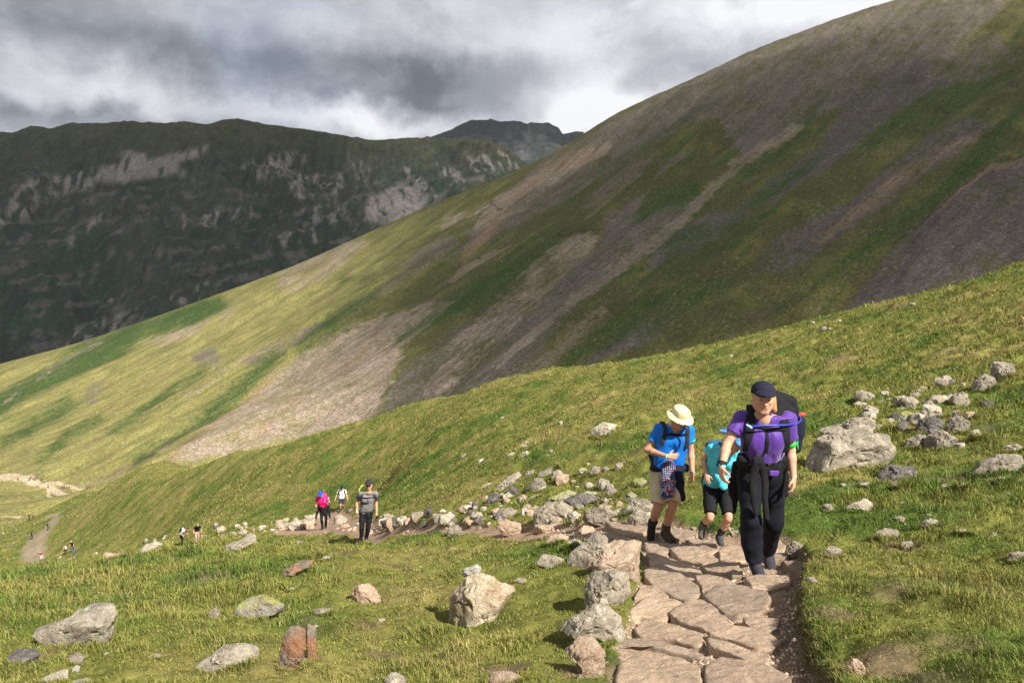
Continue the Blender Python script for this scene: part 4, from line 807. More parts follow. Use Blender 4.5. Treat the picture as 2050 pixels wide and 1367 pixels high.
# ------------------------------------------------------------------ grass
def grass(name, N, ya, yb, X0, X1, sd, lip=None):
    g = np.random.default_rng(sd)
    p = 0.42; a0, a1 = ya ** p, yb ** p
    y = (a0 + (a1 - a0) * g.random(N)) ** (1 / p); X = g.uniform(X0, X1, N); x = X * y
    if lip is not None:      # longer blades hanging over the edge of the bank
        x, y = lip[:, 0], lip[:, 1]; X = x / y; N = len(x)
    cl = fbm2(x * 2.2, y * 2.2, 3, 81); big = fbm2(x * 0.45, y * 0.45, 3, 82)
    keep = (gsample(psd, x, y) > 0.03 + 0.05 * g.random(N)) & (gsample(lsd, x, y) > 0.3) & (g.random(N) < 0.62 + 0.6 * np.clip(cl + 0.35, 0, 1))
    col0 = gsample(G_col, x, y)
    bare = ss(0.42, 0.75, fbm2(x * 0.9 + 7, y * 0.9, 4, 23)) * ss(40, 8, y)
    keep &= g.random(N) > np.maximum(0.75 * bare, 1.05 * bare_at(x, y))
    x, y, X, cl, big, col0 = [v[keep] for v in (x, y, X, cl, big, col0)]; n = len(x); z = gsample(GZ, x, y)
    px, py = proj(x, y, z); ds = np.clip(y / 6, 0.5, 40)
    longg = ss(0.0, 0.5, big) * 0.8 + 0.5 * ss(1500, 1750, px) + ss(700, 200, px) * ss(1350, 1150, py) * 0.9 + ss(0.15, 0.6, cl) * 0.7
    lawn = ss(1.2, 0.2, gsample(psd, x, y))
    h = (0.024 + 0.033 * longg * (1 - 0.6 * lawn)) * (0.75 + 0.8 * np.clip(cl + 0.25, 0, 1)) * g.uniform(0.5, 1.5, n) * ds ** 0.33
    seedh = g.random(n) < 0.010; h = np.where(seedh & (y < 25), h * 1.7, h) * (1.35 if lip is not None else 1)
    w_s = np.where(seedh, 0.6, 1.0)
    w = 0.0036 * ds ** 0.85 * g.uniform(0.6, 1.3, n) * w_s
    az = g.uniform(0, 2 * math.pi, n); wd = (3.1 if lip is not None else 3.4) + 0.9 * fbm2(x * 0.7, y * 0.7, 2, 84); az = az + 0.55 * np.sin(wd - az)
    lean = g.uniform(0.15, 1.0, n); lx, ly = np.cos(az) * lean, np.sin(az) * lean
    fa = g.uniform(0, math.pi, n); sx, sy = np.cos(fa) * w, np.sin(fa) * w
    B = np.stack([x, y, z - 0.01], -1)
    mid = B + np.stack([lx * h * 0.35, ly * h * 0.35, h * 0.62], -1); tip = B + np.stack([lx * h * 0.95, ly * h * 0.95, h * (1.02 - 0.3 * lean)], -1)
    S = np.stack([sx, sy, 0 * sx], -1)
    V = np.stack([B - S, B + S, mid + S * 0.75, mid - S * 0.75, tip], 1)
    i = np.arange(n)[:, None] * 5
    flat = np.concatenate([i, i + 1, i + 2, i + 3, i + 3, i + 2, i + 4], 1).ravel(); sizes = np.tile([4, 3], n)
    c = col0 * 1.42; c = c * g.uniform(0.55, 1.55, (n, 1)); st = g.random(n)
    c = np.where((st < 0.11)[:, None], np.array([0.30, 0.25, 0.11]) * g.uniform(0.7, 1.25, (n, 1)), c)
    c = np.where(((st > 0.83))[:, None], np.array([0.085, 0.135, 0.020]) * g.uniform(0.7, 1.2, (n, 1)), c)
    c = np.where(seedh[:, None], np.array([0.33, 0.28, 0.13]), c)
    col = np.repeat(c[:, None], 5, 1); col[:, 4] *= 1.12
    tag(mesh_np(name, V.reshape(-1, 3), flat, M_grass, col.reshape(-1, 3), smooth=True, sizes=sizes), kind='stuff')
grass('grass', 1150000, 2.3, 95, -0.74, 0.74, 11)
grass('grass', 110000, 90, 290, -0.74, -0.05, 12)
def lips():
    g = np.random.default_rng(5); P = []
    t = g.random(9000) * (len(RBANK) - 1.001); i = t.astype(int); q = RBANK[i] + (RBANK[i + 1] - RBANK[i]) * (t - i)[:, None]; q[:, 0] += 0.02 + 0.16 * g.random(9000) ** 1.5; P.append(q)
    for cx, cy, W, D, y0 in BASES:      # turf grown up round the foot of the bigger rocks
        n = int(min(900, 260 + 900 * W / (y0 / 6))); a = g.uniform(-math.pi, 0, n) * 1.0; r = g.uniform(0.94, 1.22, n)
        P.append(np.stack([cx + np.cos(a) * W * 0.5 * r, cy + np.sin(a) * D * 0.62 * r], 1))
    return np.concatenate(P)
grass('grass', 1, 1, 2, -0.1, 0.1, 13, lips())

# ------------------------------------------------------------------ people: bodies and clothes as implicit surfaces
A3 = lambda *a: np.array(a if len(a) > 1 else a[0], float)
def unit(v): v = np.asarray(v, float); return v / (np.linalg.norm(v) + 1e-12)
class SDF:
    def __init__(s, lo, hi, h):
        s.h = h; s.lo = A3(lo) - 2 * h; n = np.ceil((A3(hi) + 2 * h - s.lo) / h).astype(int) + 1
        s.ax = [s.lo[k] + h * np.arange(n[k]) for k in range(3)]; s.F = np.full(n, 0.25, np.float32)
        s.tint = []
    def sub(s, a, b):
        sl = []
        for k in range(3):
            i = int(np.clip(np.floor((a[k] - s.lo[k]) / s.h), 0, len(s.ax[k]))); j = int(np.clip(np.ceil((b[k] - s.lo[k]) / s.h) + 1, 0, len(s.ax[k])))
            if j - i < 1: return None, None
            sl.append(slice(i, j))
        return tuple(sl), (s.ax[0][sl[0]][:, None, None], s.ax[1][sl[1]][None, :, None], s.ax[2][sl[2]][None, None, :])
    def put(s, sl, d, k, neg=False):
        f = s.F[sl]
        if neg:
            d = -d; h = np.clip(0.5 - 0.5 * (f - d) / max(k, 1e-5), 0, 1); s.F[sl] = f + (d - f) * h + k * h * (1 - h)
        else:
            h = np.clip(0.5 + 0.5 * (f - d) / max(k, 1e-5), 0, 1); s.F[sl] = f + (d - f) * h - k * h * (1 - h)
    def cone(s, a, b, ra, rb, k=0.015, neg=False, flat=None):
        """tapered capsule; flat=(direction, factor) squashes it along a direction"""
        a, b = A3(a), A3(b); r = max(ra, rb) * (1 if flat is None else max(1, 1 / 1)) + k + 3 * s.h
        sl, (x, y, z) = s.sub(np.minimum(a, b) - r, np.maximum(a, b) + r)
        if sl is None: return
        e = b - a; L = e @ e + 1e-12
        t = np.clip(((x - a[0]) * e[0] + (y - a[1]) * e[1] + (z - a[2]) * e[2]) / L, 0, 1)
        dx, dy, dz = x - a[0] - t * e[0], y - a[1] - t * e[1], z - a[2] - t * e[2]
        if flat is not None:
            u, f = unit(flat[0]), flat[1]; q = dx * u[0] + dy * u[1] + dz * u[2]
            d = np.sqrt(dx * dx + dy * dy + dz * dz + q * q * (1 / f ** 2 - 1)) - (ra + (rb - ra) * t)
            d = d * (0.5 + 0.5 * f)
        else: d = np.sqrt(dx * dx + dy * dy + dz * dz) - (ra + (rb - ra) * t)
        s.put(sl, d, k, neg)
    def ell(s, c, rad, ax=None, k=0.015, neg=False, power=2.0):
        c = A3(c); rad = A3(rad); ax = np.eye(3) if ax is None else np.array(ax, float)
        r = rad.max() * 1.2 + k + 3 * s.h; sl, q = s.sub(c - r, c + r)
        if sl is None: return
        x, y, z = q[0] - c[0], q[1] - c[1], q[2] - c[2]; t = 0
        for i in range(3): t = t + np.abs((x * ax[i][0] + y * ax[i][1] + z * ax[i][2]) / rad[i]) ** power
        s.put(sl, (t ** (1 / power) - 1) * rad.min(), k, neg)
    def cut(s, p, n, k=0.004):
        """keep the side the normal points away from"""
        n = unit(n); p = A3(p); x, y, z = s.ax[0][:, None, None], s.ax[1][None, :, None], s.ax[2][None, None, :]
        d = ((x - p[0]) * n[0] + (y - p[1]) * n[1] + (z - p[2]) * n[2]).astype(np.float32); s.F = np.maximum(s.F, d)
    def grow(s, r): s.F -= np.float32(r)
    def folds(s, amp, fx=9.0, fz=14.0, seed=1, o=3):
        m = np.abs(s.F) < amp * 2.5 + 2 * s.h; i, j, k = np.nonzero(m)
        p = np.stack([s.ax[0][i] * fx, s.ax[1][j] * fx, s.ax[2][k] * fz], 1)
        p[:, 2] += 1.2 * n3(p * 0.4 + 9, seed + 50)
        s.F[i, j, k] -= (amp * fbm3(p, o, seed)).astype(np.float32)
    def near(s, pts):
        q = [(np.asarray(pts)[:, k] - s.lo[k]) / s.h for k in range(3)]
        i = [np.clip(a.astype(int), 0, s.F.shape[k] - 1) for k, a in enumerate(q)]; return s.F[i[0], i[1], i[2]]
    def mesh(s):
        F = s.F; I = F < 0; n = F.shape; c = [slice(0, -1), slice(1, None)]
        cor = [(a, b, d) for a in (0, 1) for b in (0, 1) for d in (0, 1)]
        cnt = sum(I[c[a], c[b], c[d]].astype(np.int8) for a, b, d in cor); ci = np.argwhere((cnt > 0) & (cnt < 8))
        if len(ci) == 0: return np.zeros((0, 3)), np.zeros((0, 4), int)
        vals = {q: F[ci[:, 0] + q[0], ci[:, 1] + q[1], ci[:, 2] + q[2]].astype(float) for q in cor}
        acc = np.zeros((len(ci), 3)); w = np.zeros(len(ci))
        for q in cor:
            for k in range(3):
                if q[k]: continue
                r = list(q); r[k] = 1; fa, fb = vals[q], vals[tuple(r)]; x = (fa < 0) != (fb < 0)
                t = np.where(x, fa / np.where(x, fa - fb, 1), 0); p = np.tile(A3(q), (len(ci), 1)); p[:, k] = t
                acc += p * x[:, None]; w += x
        V = s.lo + s.h * (ci + acc / w[:, None])
        idx = np.full([m - 1 for m in n], -1, np.int32); idx[ci[:, 0], ci[:, 1], ci[:, 2]] = np.arange(len(ci)); Q = []
        for k in range(3):
            a = [slice(None)] * 3; b = [slice(None)] * 3; a[k] = slice(0, -1); b[k] = slice(1, None)
            X = np.argwhere(I[tuple(a)] != I[tuple(b)]); u, v = (k + 1) % 3, (k + 2) % 3
            X = X[(X[:, u] > 0) & (X[:, v] > 0) & (X[:, u] < n[u] - 1) & (X[:, v] < n[v] - 1)]
            st = I[X[:, 0], X[:, 1], X[:, 2]]
            def at(du, dv):
                Y = X.copy(); Y[:, u] += du; Y[:, v] += dv; return idx[Y[:, 0], Y[:, 1], Y[:, 2]]
            q = np.stack([at(-1, -1), at(0, -1), at(0, 0), at(-1, 0)], 1); q[~st] = q[~st][:, ::-1]; Q.append(q)
        Q = np.concatenate(Q); Q = Q[(Q >= 0).all(1)]; return V, Q
def link(name, S, mat, parent, col=None, smooth=2):
    V, Q = S.mesh()
    if len(V) == 0: return None
    for _ in range(smooth):   # light relaxation
        a = np.zeros_like(V); w = np.zeros(len(V))
        for i in range(4):
            np.add.at(a, Q[:, i], V[Q[:, (i + 1) % 4]] + V[Q[:, i - 1]]); np.add.at(w, Q[:, i], 2)
        V = 0.5 * V + 0.5 * a / np.maximum(w, 1)[:, None]
    c = None
    if col is not None: c = col(V)
    return mesh_np(name, V, Q, mat, c, parent=parent)
def mat_skin(name):
    m = bpy.data.materials.new(name); m.use_nodes = True; g = NT(m.node_tree)
    col = g.n('ShaderNodeAttribute', attribute_name='Col').outputs['Color']; tc = g.n('ShaderNodeTexCoord').outputs['Object']
    f = g.ramp(g.noise(tc, 25, 4, 0.6), 0.3, 0.7, 0.9, 1.1, smooth=False)
    col = g.mix(1.0, col, g.n('ShaderNodeCombineColor', i={0: f, 1: f, 2: f}).outputs[0], 'MULTIPLY')
    b = g.n('ShaderNodeBsdfPrincipled', i={'Base Color': col, 'Roughness': 0.55, 'Specular IOR Level': 0.35, 'Subsurface Weight': 0.12, 'Subsurface Scale': 0.01})
    g.n('ShaderNodeOutputMaterial', i={0: b.outputs[0]}); return m
M_skin = mat_skin('skin')
def mat_hair(name, c):
    m = bpy.data.materials.new(name); m.use_nodes = True; g = NT(m.node_tree); tc = g.n('ShaderNodeTexCoord').outputs['Object']
    w = g.noise(g.vm('MULTIPLY', tc, (160, 160, 18)), 1.0, 3, 0.6)
    col = g.mix(g.ramp(w, 0.35, 0.65), tuple(0.5 * q for q in c), c)
    b = g.n('ShaderNodeBsdfPrincipled', i={'Base Color': col, 'Roughness': 0.45}); bp = g.n('ShaderNodeBump', i={'Height': w, 'Strength': 0.8, 'Distance': 0.006})
    g.link(bp.outputs[0], b.inputs['Normal']); g.n('ShaderNodeOutputMaterial', i={0: b.outputs[0]}); return m
def cloth(name, c, **k): return mat_cloth(name, c, **k)
M_black = cloth('black_fabric', (0.010, 0.010, 0.012)); M_navy = cloth('navy_fabric', (0.012, 0.014, 0.030)); M_char = cloth('charcoal_fabric', (0.03, 0.03, 0.033))
M_white = cloth('white_fabric', (0.75, 0.75, 0.76)); M_sole = cloth('rubber', (0.06, 0.055, 0.05), rough=0.7); M_sock = cloth('grey_sock', (0.38, 0.36, 0.37))

class Fig:
    """a person standing on the ground under a photo pixel; P() turns photo pixels into body-space points"""
    def __init__(s, px, py, label, scale=1.0, h=0.006, skin=(0.52, 0.30, 0.20), at=None):
        s.o = hit(px, py) + A3(0, 0, 0.045 if py > 1085 else 0) if at is None else A3(at); s.k = scale; s.h = h; s.skin = skin; s.J = {}; s.h_hand = min(h, 0.0045)
        s.root = tag(empty('person', s.o), label, 'person')
    def P(s, px, py, dy=0.0):
        X, e = pix(px, py); y = s.o[1] + dy; return np.array([X * y - s.o[0], dy, e * y - s.o[2]])
    def bounds(s, keys, pad): 
        q = np.array([s.J[k] for k in keys]); return q.min(0) - pad, q.max(0) + pad
    def headframe(s):
        f = unit(s.J['face']); r = unit(np.cross(f, (0, 0, 1))); return f, r, np.cross(r, f)
    def hp(s, f, r, u, k=None):
        F, Rr, U = s.headframe(); return s.J['head'] + (s.hs if k is None else k) * (F * f + Rr * r + U * u)
    def torso(s, S, g=0.0, female=False, k=0.04, full=True):
        J, c = s.J, s.k; pel, ch, nk = J['pel'], J['chest'], J['neck']; sd = unit(J['shL'] - J['shR']); hd = unit(J['hipL'] - J['hipR']); fw = unit(np.cross(ch - pel, sd)); 
        if fw[1] > 0: fw = -fw
        for q in (-1, 1):
            S.cone(pel + hd * q * 0.075 * c, ch + sd * q * 0.078 * c, 0.100 * c + g, 0.108 * c + g, k)
            S.cone(pel + hd * q * 0.070 * c - (0, 0, 0.04 * c), pel + hd * q * 0.07 * c + (0, 0, 0.08 * c), 0.108 * c + g, 0.094 * c + g, k)
            sh = J['shL'] if q > 0 else J['shR']
            S.cone(ch + sd * q * 0.07 * c, sh - sd * q * 0.02 * c, 0.10 * c + g, 0.060 * c + g, k)
            S.cone(nk - (0, 0, 0.015 * c), sh, 0.050 * c + g * 0.6, 0.054 * c + g, k)
            if female: S.ell(ch + sd * q * 0.070 * c + fw * 0.046 * c - (0, 0, 0.05 * c), np.array([0.078, 0.060, 0.080]) * c + g, k=0.07)
        S.ell((pel + ch) / 2 + fw * 0.01, np.array([0.125, 0.095, 0.20]) * c + g, k=k)
        s.fw, s.sd = fw, sd
    def arm(s, S, q, g=0.0, upto=None, k=0.02):
        J, c = s.J, s.k; sh, el, wr = J['sh' + q], J['el' + q], J['wr' + q]
        if upto is not None:
            e = sh + (el - sh) * upto; S.cone(sh, e, 0.056 * c + g * 0.8, 0.047 * c + g * 1.5, k); return e, unit(el - sh)
        S.cone(sh, el, 0.051 * c + g, 0.038 * c + g, k); m = el + (wr - el) * 0.3
        S.cone(el, m, 0.038 * c + g, 0.040 * c + g, k); S.cone(m, wr, 0.040 * c + g, 0.026 * c + g, k)
    def hand(s, S, q, k=0.006):
        J, c = s.J, s.k; w = J['wr' + q]; d = unit(J['ha' + q] - w); n = unit(J['pn' + q] - d * (J['pn' + q] @ d)); t = unit(J['th' + q] - d * (J['th' + q] @ d) - n * (J['th' + q] @ n))
        cu = J.get('curl' + q, 0.55); c = c * 1.0
        S.cone(w, w + d * 0.03 * c, 0.025 * c, 0.026 * c, 0.015, flat=(n, 0.8))
        S.ell(w + d * 0.055 * c, np.array([0.05, 0.042, 0.0165]) * c, (d, t, n), 0.012, power=2.4)
        for i, (off, L) in enumerate(((0.031, 0.066), (0.0105, 0.076), (-0.0105, 0.070), (-0.030, 0.054))):
            p = w + d * (0.092 - 0.004 * abs(i - 1)) * c + t * off * c; sp = (i - 1.5) * -0.07; a = cu * (0.6 + 0.12 * i); rr = (0.0095, 0.0095, 0.009, 0.008)[i] * c
            dd = unit(d + t * sp)
            for seg, fr in enumerate((0.46, 0.31, 0.23)):
                v = dd * math.cos(a) + n * math.sin(a); e = p + v * L * fr * c; S.cone(p, e, rr * (1 - 0.1 * seg), rr * (0.92 - 0.1 * seg), 0.004); p = e; a += cu * 0.9
        p = w + d * 0.028 * c + t * 0.032 * c; v = unit(d * 0.62 + t * 0.62 + n * 0.35); e = p + v * 0.045 * c; S.cone(p, e, 0.0135 * c, 0.0105 * c, 0.008); v = unit(d * 0.85 + t * 0.2 + n * 0.45); S.cone(e, e + v * 0.032 * c, 0.0105 * c, 0.0085 * c, 0.004)
    def leg(s, S, q, g=0.0, k=0.02, a0=0.0, a1=2.0):
        """a0..a1 along hip(0) knee(1) ankle(2)"""
        J, c = s.J, s.k; hp, kn, an = J['hip' + q], J['kn' + q], J['an' + q]
        rad = ((0, 0.088), (0.5, 0.074), (0.92, 0.055), (1.05, 0.052), (1.3, 0.056), (1.55, 0.048), (2.0, 0.034)); ts = [t for t, _ in rad]
        def at(t): return hp + (kn - hp) * t if t <= 1 else kn + (an - kn) * (t - 1)
        cut_ = sorted(set([a0, a1] + [t for t in ts if a0 < t < a1]))
        back = unit((an - hp)); bk = np.array([0, 0.018 * c, 0])
        for t0, t1 in zip(cut_[:-1], cut_[1:]):
            f = lambda t: np.interp(t, ts, [r for _, r in rad]) * c + (g(t) if callable(g) else g)
            S.cone(at(t0) + (bk if 1.15 < t0 < 1.8 else 0), at(t1) + (bk if 1.15 < t1 < 1.8 else 0), f(t0), f(t1), k)
        return at(a1), unit(at(a1) - at(a1 - 0.05))
    def headshape(s, S):
        k = s.hs; F, Rr, U = s.headframe(); ax = (F, Rr, U); p = s.hp
        S.ell(p(-0.012, 0, 0.036), A3(0.096, 0.076, 0.092) * k, ax, 0.02)
        S.ell(p(0.026, 0, -0.030), A3(0.064, 0.060, 0.084) * k, ax, 0.02)
        S.cone(p(0.060, -0.012, -0.094), p(0.060, 0.012, -0.094), 0.023 * k, 0.023 * k, 0.02)
        for q in (-1, 1):
            S.cone(p(-0.005, 0.058 * q, -0.06), p(0.055, 0.018 * q, -0.098), 0.018 * k, 0.016 * k, 0.025)
            S.ell(p(0.064, 0.042 * q, -0.014), A3(0.022, 0.022, 0.018) * k, ax, 0.018)
            S.ell(p(-0.010, 0.078 * q, -0.008), A3(0.019, 0.008, 0.032) * k, ax, 0.006)
            S.ell(p(0.103, 0.032 * q, 0.012), A3(0.017, 0.017, 0.012) * k, ax, 0.008, neg=True)
            S.ell(p(0.079, 0.032 * q, 0.011), A3(0.012, 0.014, 0.010) * k, ax, 0.003)
        S.cone(p(0.083, -0.034, 0.032), p(0.083, 0.034, 0.032), 0.011 * k, 0.011 * k, 0.012)
        S.cone(p(0.086, 0, 0.012), p(0.110, 0, -0.026), 0.009 * k, 0.013 * k, 0.008)
        for q in (-1, 1): S.ell(p(0.096, 0.012 * q, -0.032), A3(0.011, 0.008, 0.008) * k, ax, 0.006)
        S.cone(p(0.083, -0.018, -0.056), p(0.083, 0.018, -0.056), 0.0075 * k, 0.0075 * k, 0.005)
        S.cone(p(0.081, -0.015, -0.070), p(0.081, 0.015, -0.070), 0.0085 * k, 0.0085 * k, 0.005)
        S.cone(p(0.093, -0.017, -0.0635), p(0.093, 0.017, -0.0635), 0.0035 * k, 0.0035 * k, 0.003, neg=True)
        S.cone(p(-0.03, 0, -0.05), s.J['neck'] - A3(0, 0, 0.02), 0.052 * k, 0.046 * k, 0.07)
    def body(s, hands='RL', legs=True, female=False, lips=(0.42, 0.17, 0.14)):
        J = s.J; ks = [k for k in J if k not in ('face',) and not k.startswith(('pn', 'th', 'curl'))]
        lo, hi = s.bounds(ks, 0.15); S = SDF(lo, hi, s.h)
        s.torso(S, -0.014); [s.arm(S, q) for q in 'RL']; s.headshape(S)
        for q in hands: s.hand(S, q)
        for q in 'RL':
            s.leg(S, q); an, to = J['an' + q], J['to' + q]; S.cone(an, an + unit(to - an) * 0.09 * s.k + A3(0, 0, -.03 * s.k), 0.026 * s.k, 0.018 * s.k, 0.01)
        sk = A3(s.skin); F, Rr, U = s.headframe(); hd = J['head']; hk = s.hs
        def col(V):
            d = (V - hd) / hk; f, r, u = d @ F, d @ Rr, d @ U; c = np.tile(sk, (len(V), 1))
            m = np.exp(-((r / 0.045) ** 2 + ((u + 0.02) / 0.03) ** 2)) * (f > 0.05); c = c * (1 - 0.0 * m[:, None]) ; c[:, 1:] *= (1 - 0.14 * m[:, None])
            def paint(mask, q):
                mask = np.clip(mask, 0, 1)[:, None]; return c * (1 - mask) + A3(q) * mask
            e = np.minimum(np.hypot((r - 0.032) / 0.014, (u - 0.011) / 0.006), np.hypot((r + 0.032) / 0.014, (u - 0.011) / 0.006)); c = paint((e < 1) * (f > 0.06), (0.34, 0.29, 0.26))  # eye whites painted dull, with the shade over them in the colour
            i = np.minimum(np.hypot(r - 0.032, u - 0.011), np.hypot(r + 0.032, u - 0.011)); c = paint((i < 0.0062) * (f > 0.06), (0.02, 0.02, 0.025))
            b = np.minimum(np.hypot((r - 0.034) / 0.022, (u - 0.034) / 0.005), np.hypot((r + 0.034) / 0.022, (u - 0.034) / 0.005)); c = paint(0.75 * (b < 1) * (f > 0.05), (0.16, 0.09, 0.045))
            c = paint(0.85 * (np.hypot(r / 0.024, (u + 0.063) / 0.0125) < 1) * (f > 0.05), lips); c = paint(0.9 * (np.hypot(r / 0.02, (u + 0.0635) / 0.0032) < 1) * (f > 0.05), (0.09, 0.03, 0.03))
            kn = np.minimum(np.linalg.norm(V - J['knR'], axis=1), np.linalg.norm(V - J['knL'], axis=1)); kk = np.exp(-(kn / 0.06) ** 2)[:, None] * 0.18; c = c * (1 - kk * A3(0.1, 0.8, 0.8))
            return c
        return link('body', S, M_skin, s.root, col, 1)
    def shirt(s, mat, sl=0.62, g=0.016, hem=None, neck=0.07, vneck=0.0, female=False, name='shirt', fold=0.008, seed=1, hemdir=(0, 0, -1), box=None):
        J = s.J; lo, hi = s.bounds(['pel', 'neck', 'shR', 'shL', 'elR', 'elL', 'hipR', 'hipL'], 0.18); S = SDF(lo, hi, s.h)
        s.torso(S, g, female); ends = []
        T = SDF(lo, hi, s.h); 
        S.cut(J['pel'] if hem is None else hem, hemdir)
        S.cut(J['neck'] + A3(0, 0, 0.012), A3(0, -0.2, 1))
        for q in 'RL':
            A = SDF(lo, hi, s.h); e, d = s.arm(A, q, g, upto=sl + 0.12); A.cut(J['sh' + q] + (J['el' + q] - J['sh' + q]) * sl, d); S.put((slice(None),) * 3, A.F, 0.025)
        S.folds(fold, 9, 4.5, seed, 2)
        fw = s.fw; nk = J['neck']; S.cone(nk + A3(0, 0, 0.06) - fw * 0.02, nk + fw * 0.05 + A3(0, 0, -0.005), neck * s.k, neck * 0.85 * s.k, 0.01, neg=True)
        if vneck: S.cone(nk + fw * 0.10 + A3(0, 0, 0.02), nk + fw * 0.13 + A3(0, 0, -vneck), 0.06 * s.k, 0.008, 0.006, neg=True)
        s.shirtF = S; return link(name, S, mat, s.root)
    def trousers(s, mat, a1=1.93, gi=0.02, fold=0.010, name='trousers', seed=3, waist=0.07, bag=0.0, h=None):
        J = s.J; lo, hi = s.bounds(['pel', 'hipR', 'hipL', 'knR', 'knL', 'anR', 'anL'], 0.17); S = SDF(lo, hi, h or s.h); hd = unit(J['hipL'] - J['hipR']); g = gi(0) if callable(gi) else gi
        for q in 'RL':
            A = SDF(lo, hi, h or s.h); gg = gi if callable(gi) else (lambda t: g + bag * max(0, t - 0.4)); e, d = s.leg(A, q, gg, 0.03, 0.0, a1 + 0.1); A.cut(J['hip' + q] + (J['kn' + q] - J['hip' + q]) * a1 if a1 <= 1 else J['kn' + q] + (J['an' + q] - J['kn' + q]) * (a1 - 1), d)
            S.put((slice(None),) * 3, A.F, 0.02)
        for q in (-1, 1): S.cone(J['pel'] + hd * q * 0.07 * s.k - A3(0, 0, 0.05) * s.k, J['pel'] + hd * q * 0.065 * s.k + A3(0, 0, waist), 0.112 * s.k + g * 0.6, 0.098 * s.k + g * 0.6, 0.03)
        S.cut(J['pel'] + A3(0, 0, waist), (0, 0, 1)); S.folds(fold, 8, 6, seed, 2); s.trF = S; return link(name, S, mat, s.root)
    def boot(s, q, mat, sole=M_sole, cuff=0.09, w=1.14, sock=None):
        """boot with a separate sole; foot runs from the heel under the ankle to the toe"""
        J, c = s.J, s.k; an, to = J['an' + q], J['to' + q]; kn = J['kn' + q]; d = unit(to - an); up = unit((kn - an)); up = unit(up - d * (up @ d) * 0.6)
        dn = unit(np.cross(d, np.cross(d, up))); dn = dn if dn @ up < 0 else -dn           # towards the sole
        sp = an + dn * 0.075 * c                                                            # plane of the sole under the heel
        heel = an - d * 0.045 * c + dn * 0.04 * c; tip = an + d * (0.175 * c) + dn * 0.048 * c
        lo = np.minimum(np.minimum(heel, tip), an) - 0.16; hi = np.maximum(np.maximum(heel, tip), an + up * cuff) + 0.16
        S = SDF(lo, hi, min(s.h, 0.006)); b = S
        S.cone(heel, tip, 0.040 * c * w, 0.036 * c * w, 0.02); S.cone(heel + d * 0.12 * c, tip - d * 0.01, 0.045 * c * w, 0.041 * c * w, 0.02); S.cone(an + dn * 0.02 * c, an + up * cuff * c, 0.048 * c * w, 0.050 * c * w, 0.03); S.cone(an + d * 0.03 * c, an + d * 0.10 * c + dn * 0.03 * c, 0.04 * c * w, 0.035 * c * w, 0.02)
        S.cut(an + up * cuff * c, up); T = SDF(lo, hi, min(s.h, 0.006)); T.F = S.F.copy() - 0.004
        S.cut(sp - dn * 0.012 * c, dn); T.cut(sp + dn * 0.008 * c, dn); T.cut(sp - dn * 0.015 * c, -dn)
        S.folds(0.003, 30, 30, 5)
        o = link('boot', S, mat, s.root); link('sole', T, sole, o)
        if sock:
            K = SDF(lo, hi + 0.1, min(s.h, 0.006)); K.cone(an + up * 0.02, an + up * (cuff + 0.035) * c, 0.04 * c, 0.044 * c, 0.01); K.cut(an + up * (cuff + 0.03) * c, up); link('sock', K, sock, s.root)
    def blob(s, name, mat, prims, cuts=(), fold=0.0, h=None, parent=None, seed=2, fx=10, fz=10, col=None):
        """free shape from cones/ellipsoids"""
        pts = []
        for p in prims:
            r = np.max(p[3:5]) if p[0] == 'c' else np.max(p[2]); 
            for q in (p[1], p[2]) if p[0] == 'c' else (p[1],): pts += [A3(q) - r, A3(q) + r]
        pts = np.array(pts); S = SDF(pts.min(0) - 0.03, pts.max(0) + 0.03, h or s.h)
        for p in prims:
            if p[0] == 'c': S.cone(p[1], p[2], p[3], p[4], p[5] if len(p) > 5 else 0.015, flat=p[6] if len(p) > 6 else None)
            else: S.ell(p[1], p[2], p[3] if len(p) > 3 else None, p[4] if len(p) > 4 else 0.015, power=p[5] if len(p) > 5 else 2.0)
        for p, n in cuts: S.cut(p, n)
        if fold: S.folds(fold, fx, fz, seed)
        return link(name, S, mat, s.root if parent is None else parent)
    def cap(s, mat, peak=True, lift=0.0, emblem=None):
        k = s.hs; F, Rr, U = s.headframe(); ax = (F, Rr, U); lo = s.J['head'] - 0.26; hi = s.J['head'] + 0.26; h = min(s.h, 0.005)
        S = SDF(lo, hi, h); p = s.hp; S.ell(p(-0.010, 0, 0.044 + lift), A3(0.116, 0.098, 0.098) * k, ax, 0.01, power=2.3); S.cut(p(0.0, 0, 0.046 + lift), -U + F * 0.12)
        B = SDF(lo, hi, h)
        B.ell(p(0.080, 0, 0.054 + lift), A3(0.100, 0.088, 0.036) * k, ax, 0.01); bb = SDF(lo, hi, h); bb.ell(p(0.072, 0, 0.040 + lift), A3(0.101, 0.092, 0.038) * k, ax, 0.001)
        B.F = np.maximum(B.F, -bb.F); B.cut(p(0.04, 0, 0), -F); B.cut(p(0, 0, 0.036 + lift), -U); S.folds(0.003, 16, 16, 4)
        o = link('cap', S, mat, s.root); link('peak', B, mat, o)
        S2 = SDF(lo, hi, h); S2.ell(p(-0.012, 0, 0.142 + lift), A3(0.011, 0.011, 0.007) * k, ax, 0.002); link('button', S2, mat, o); return o
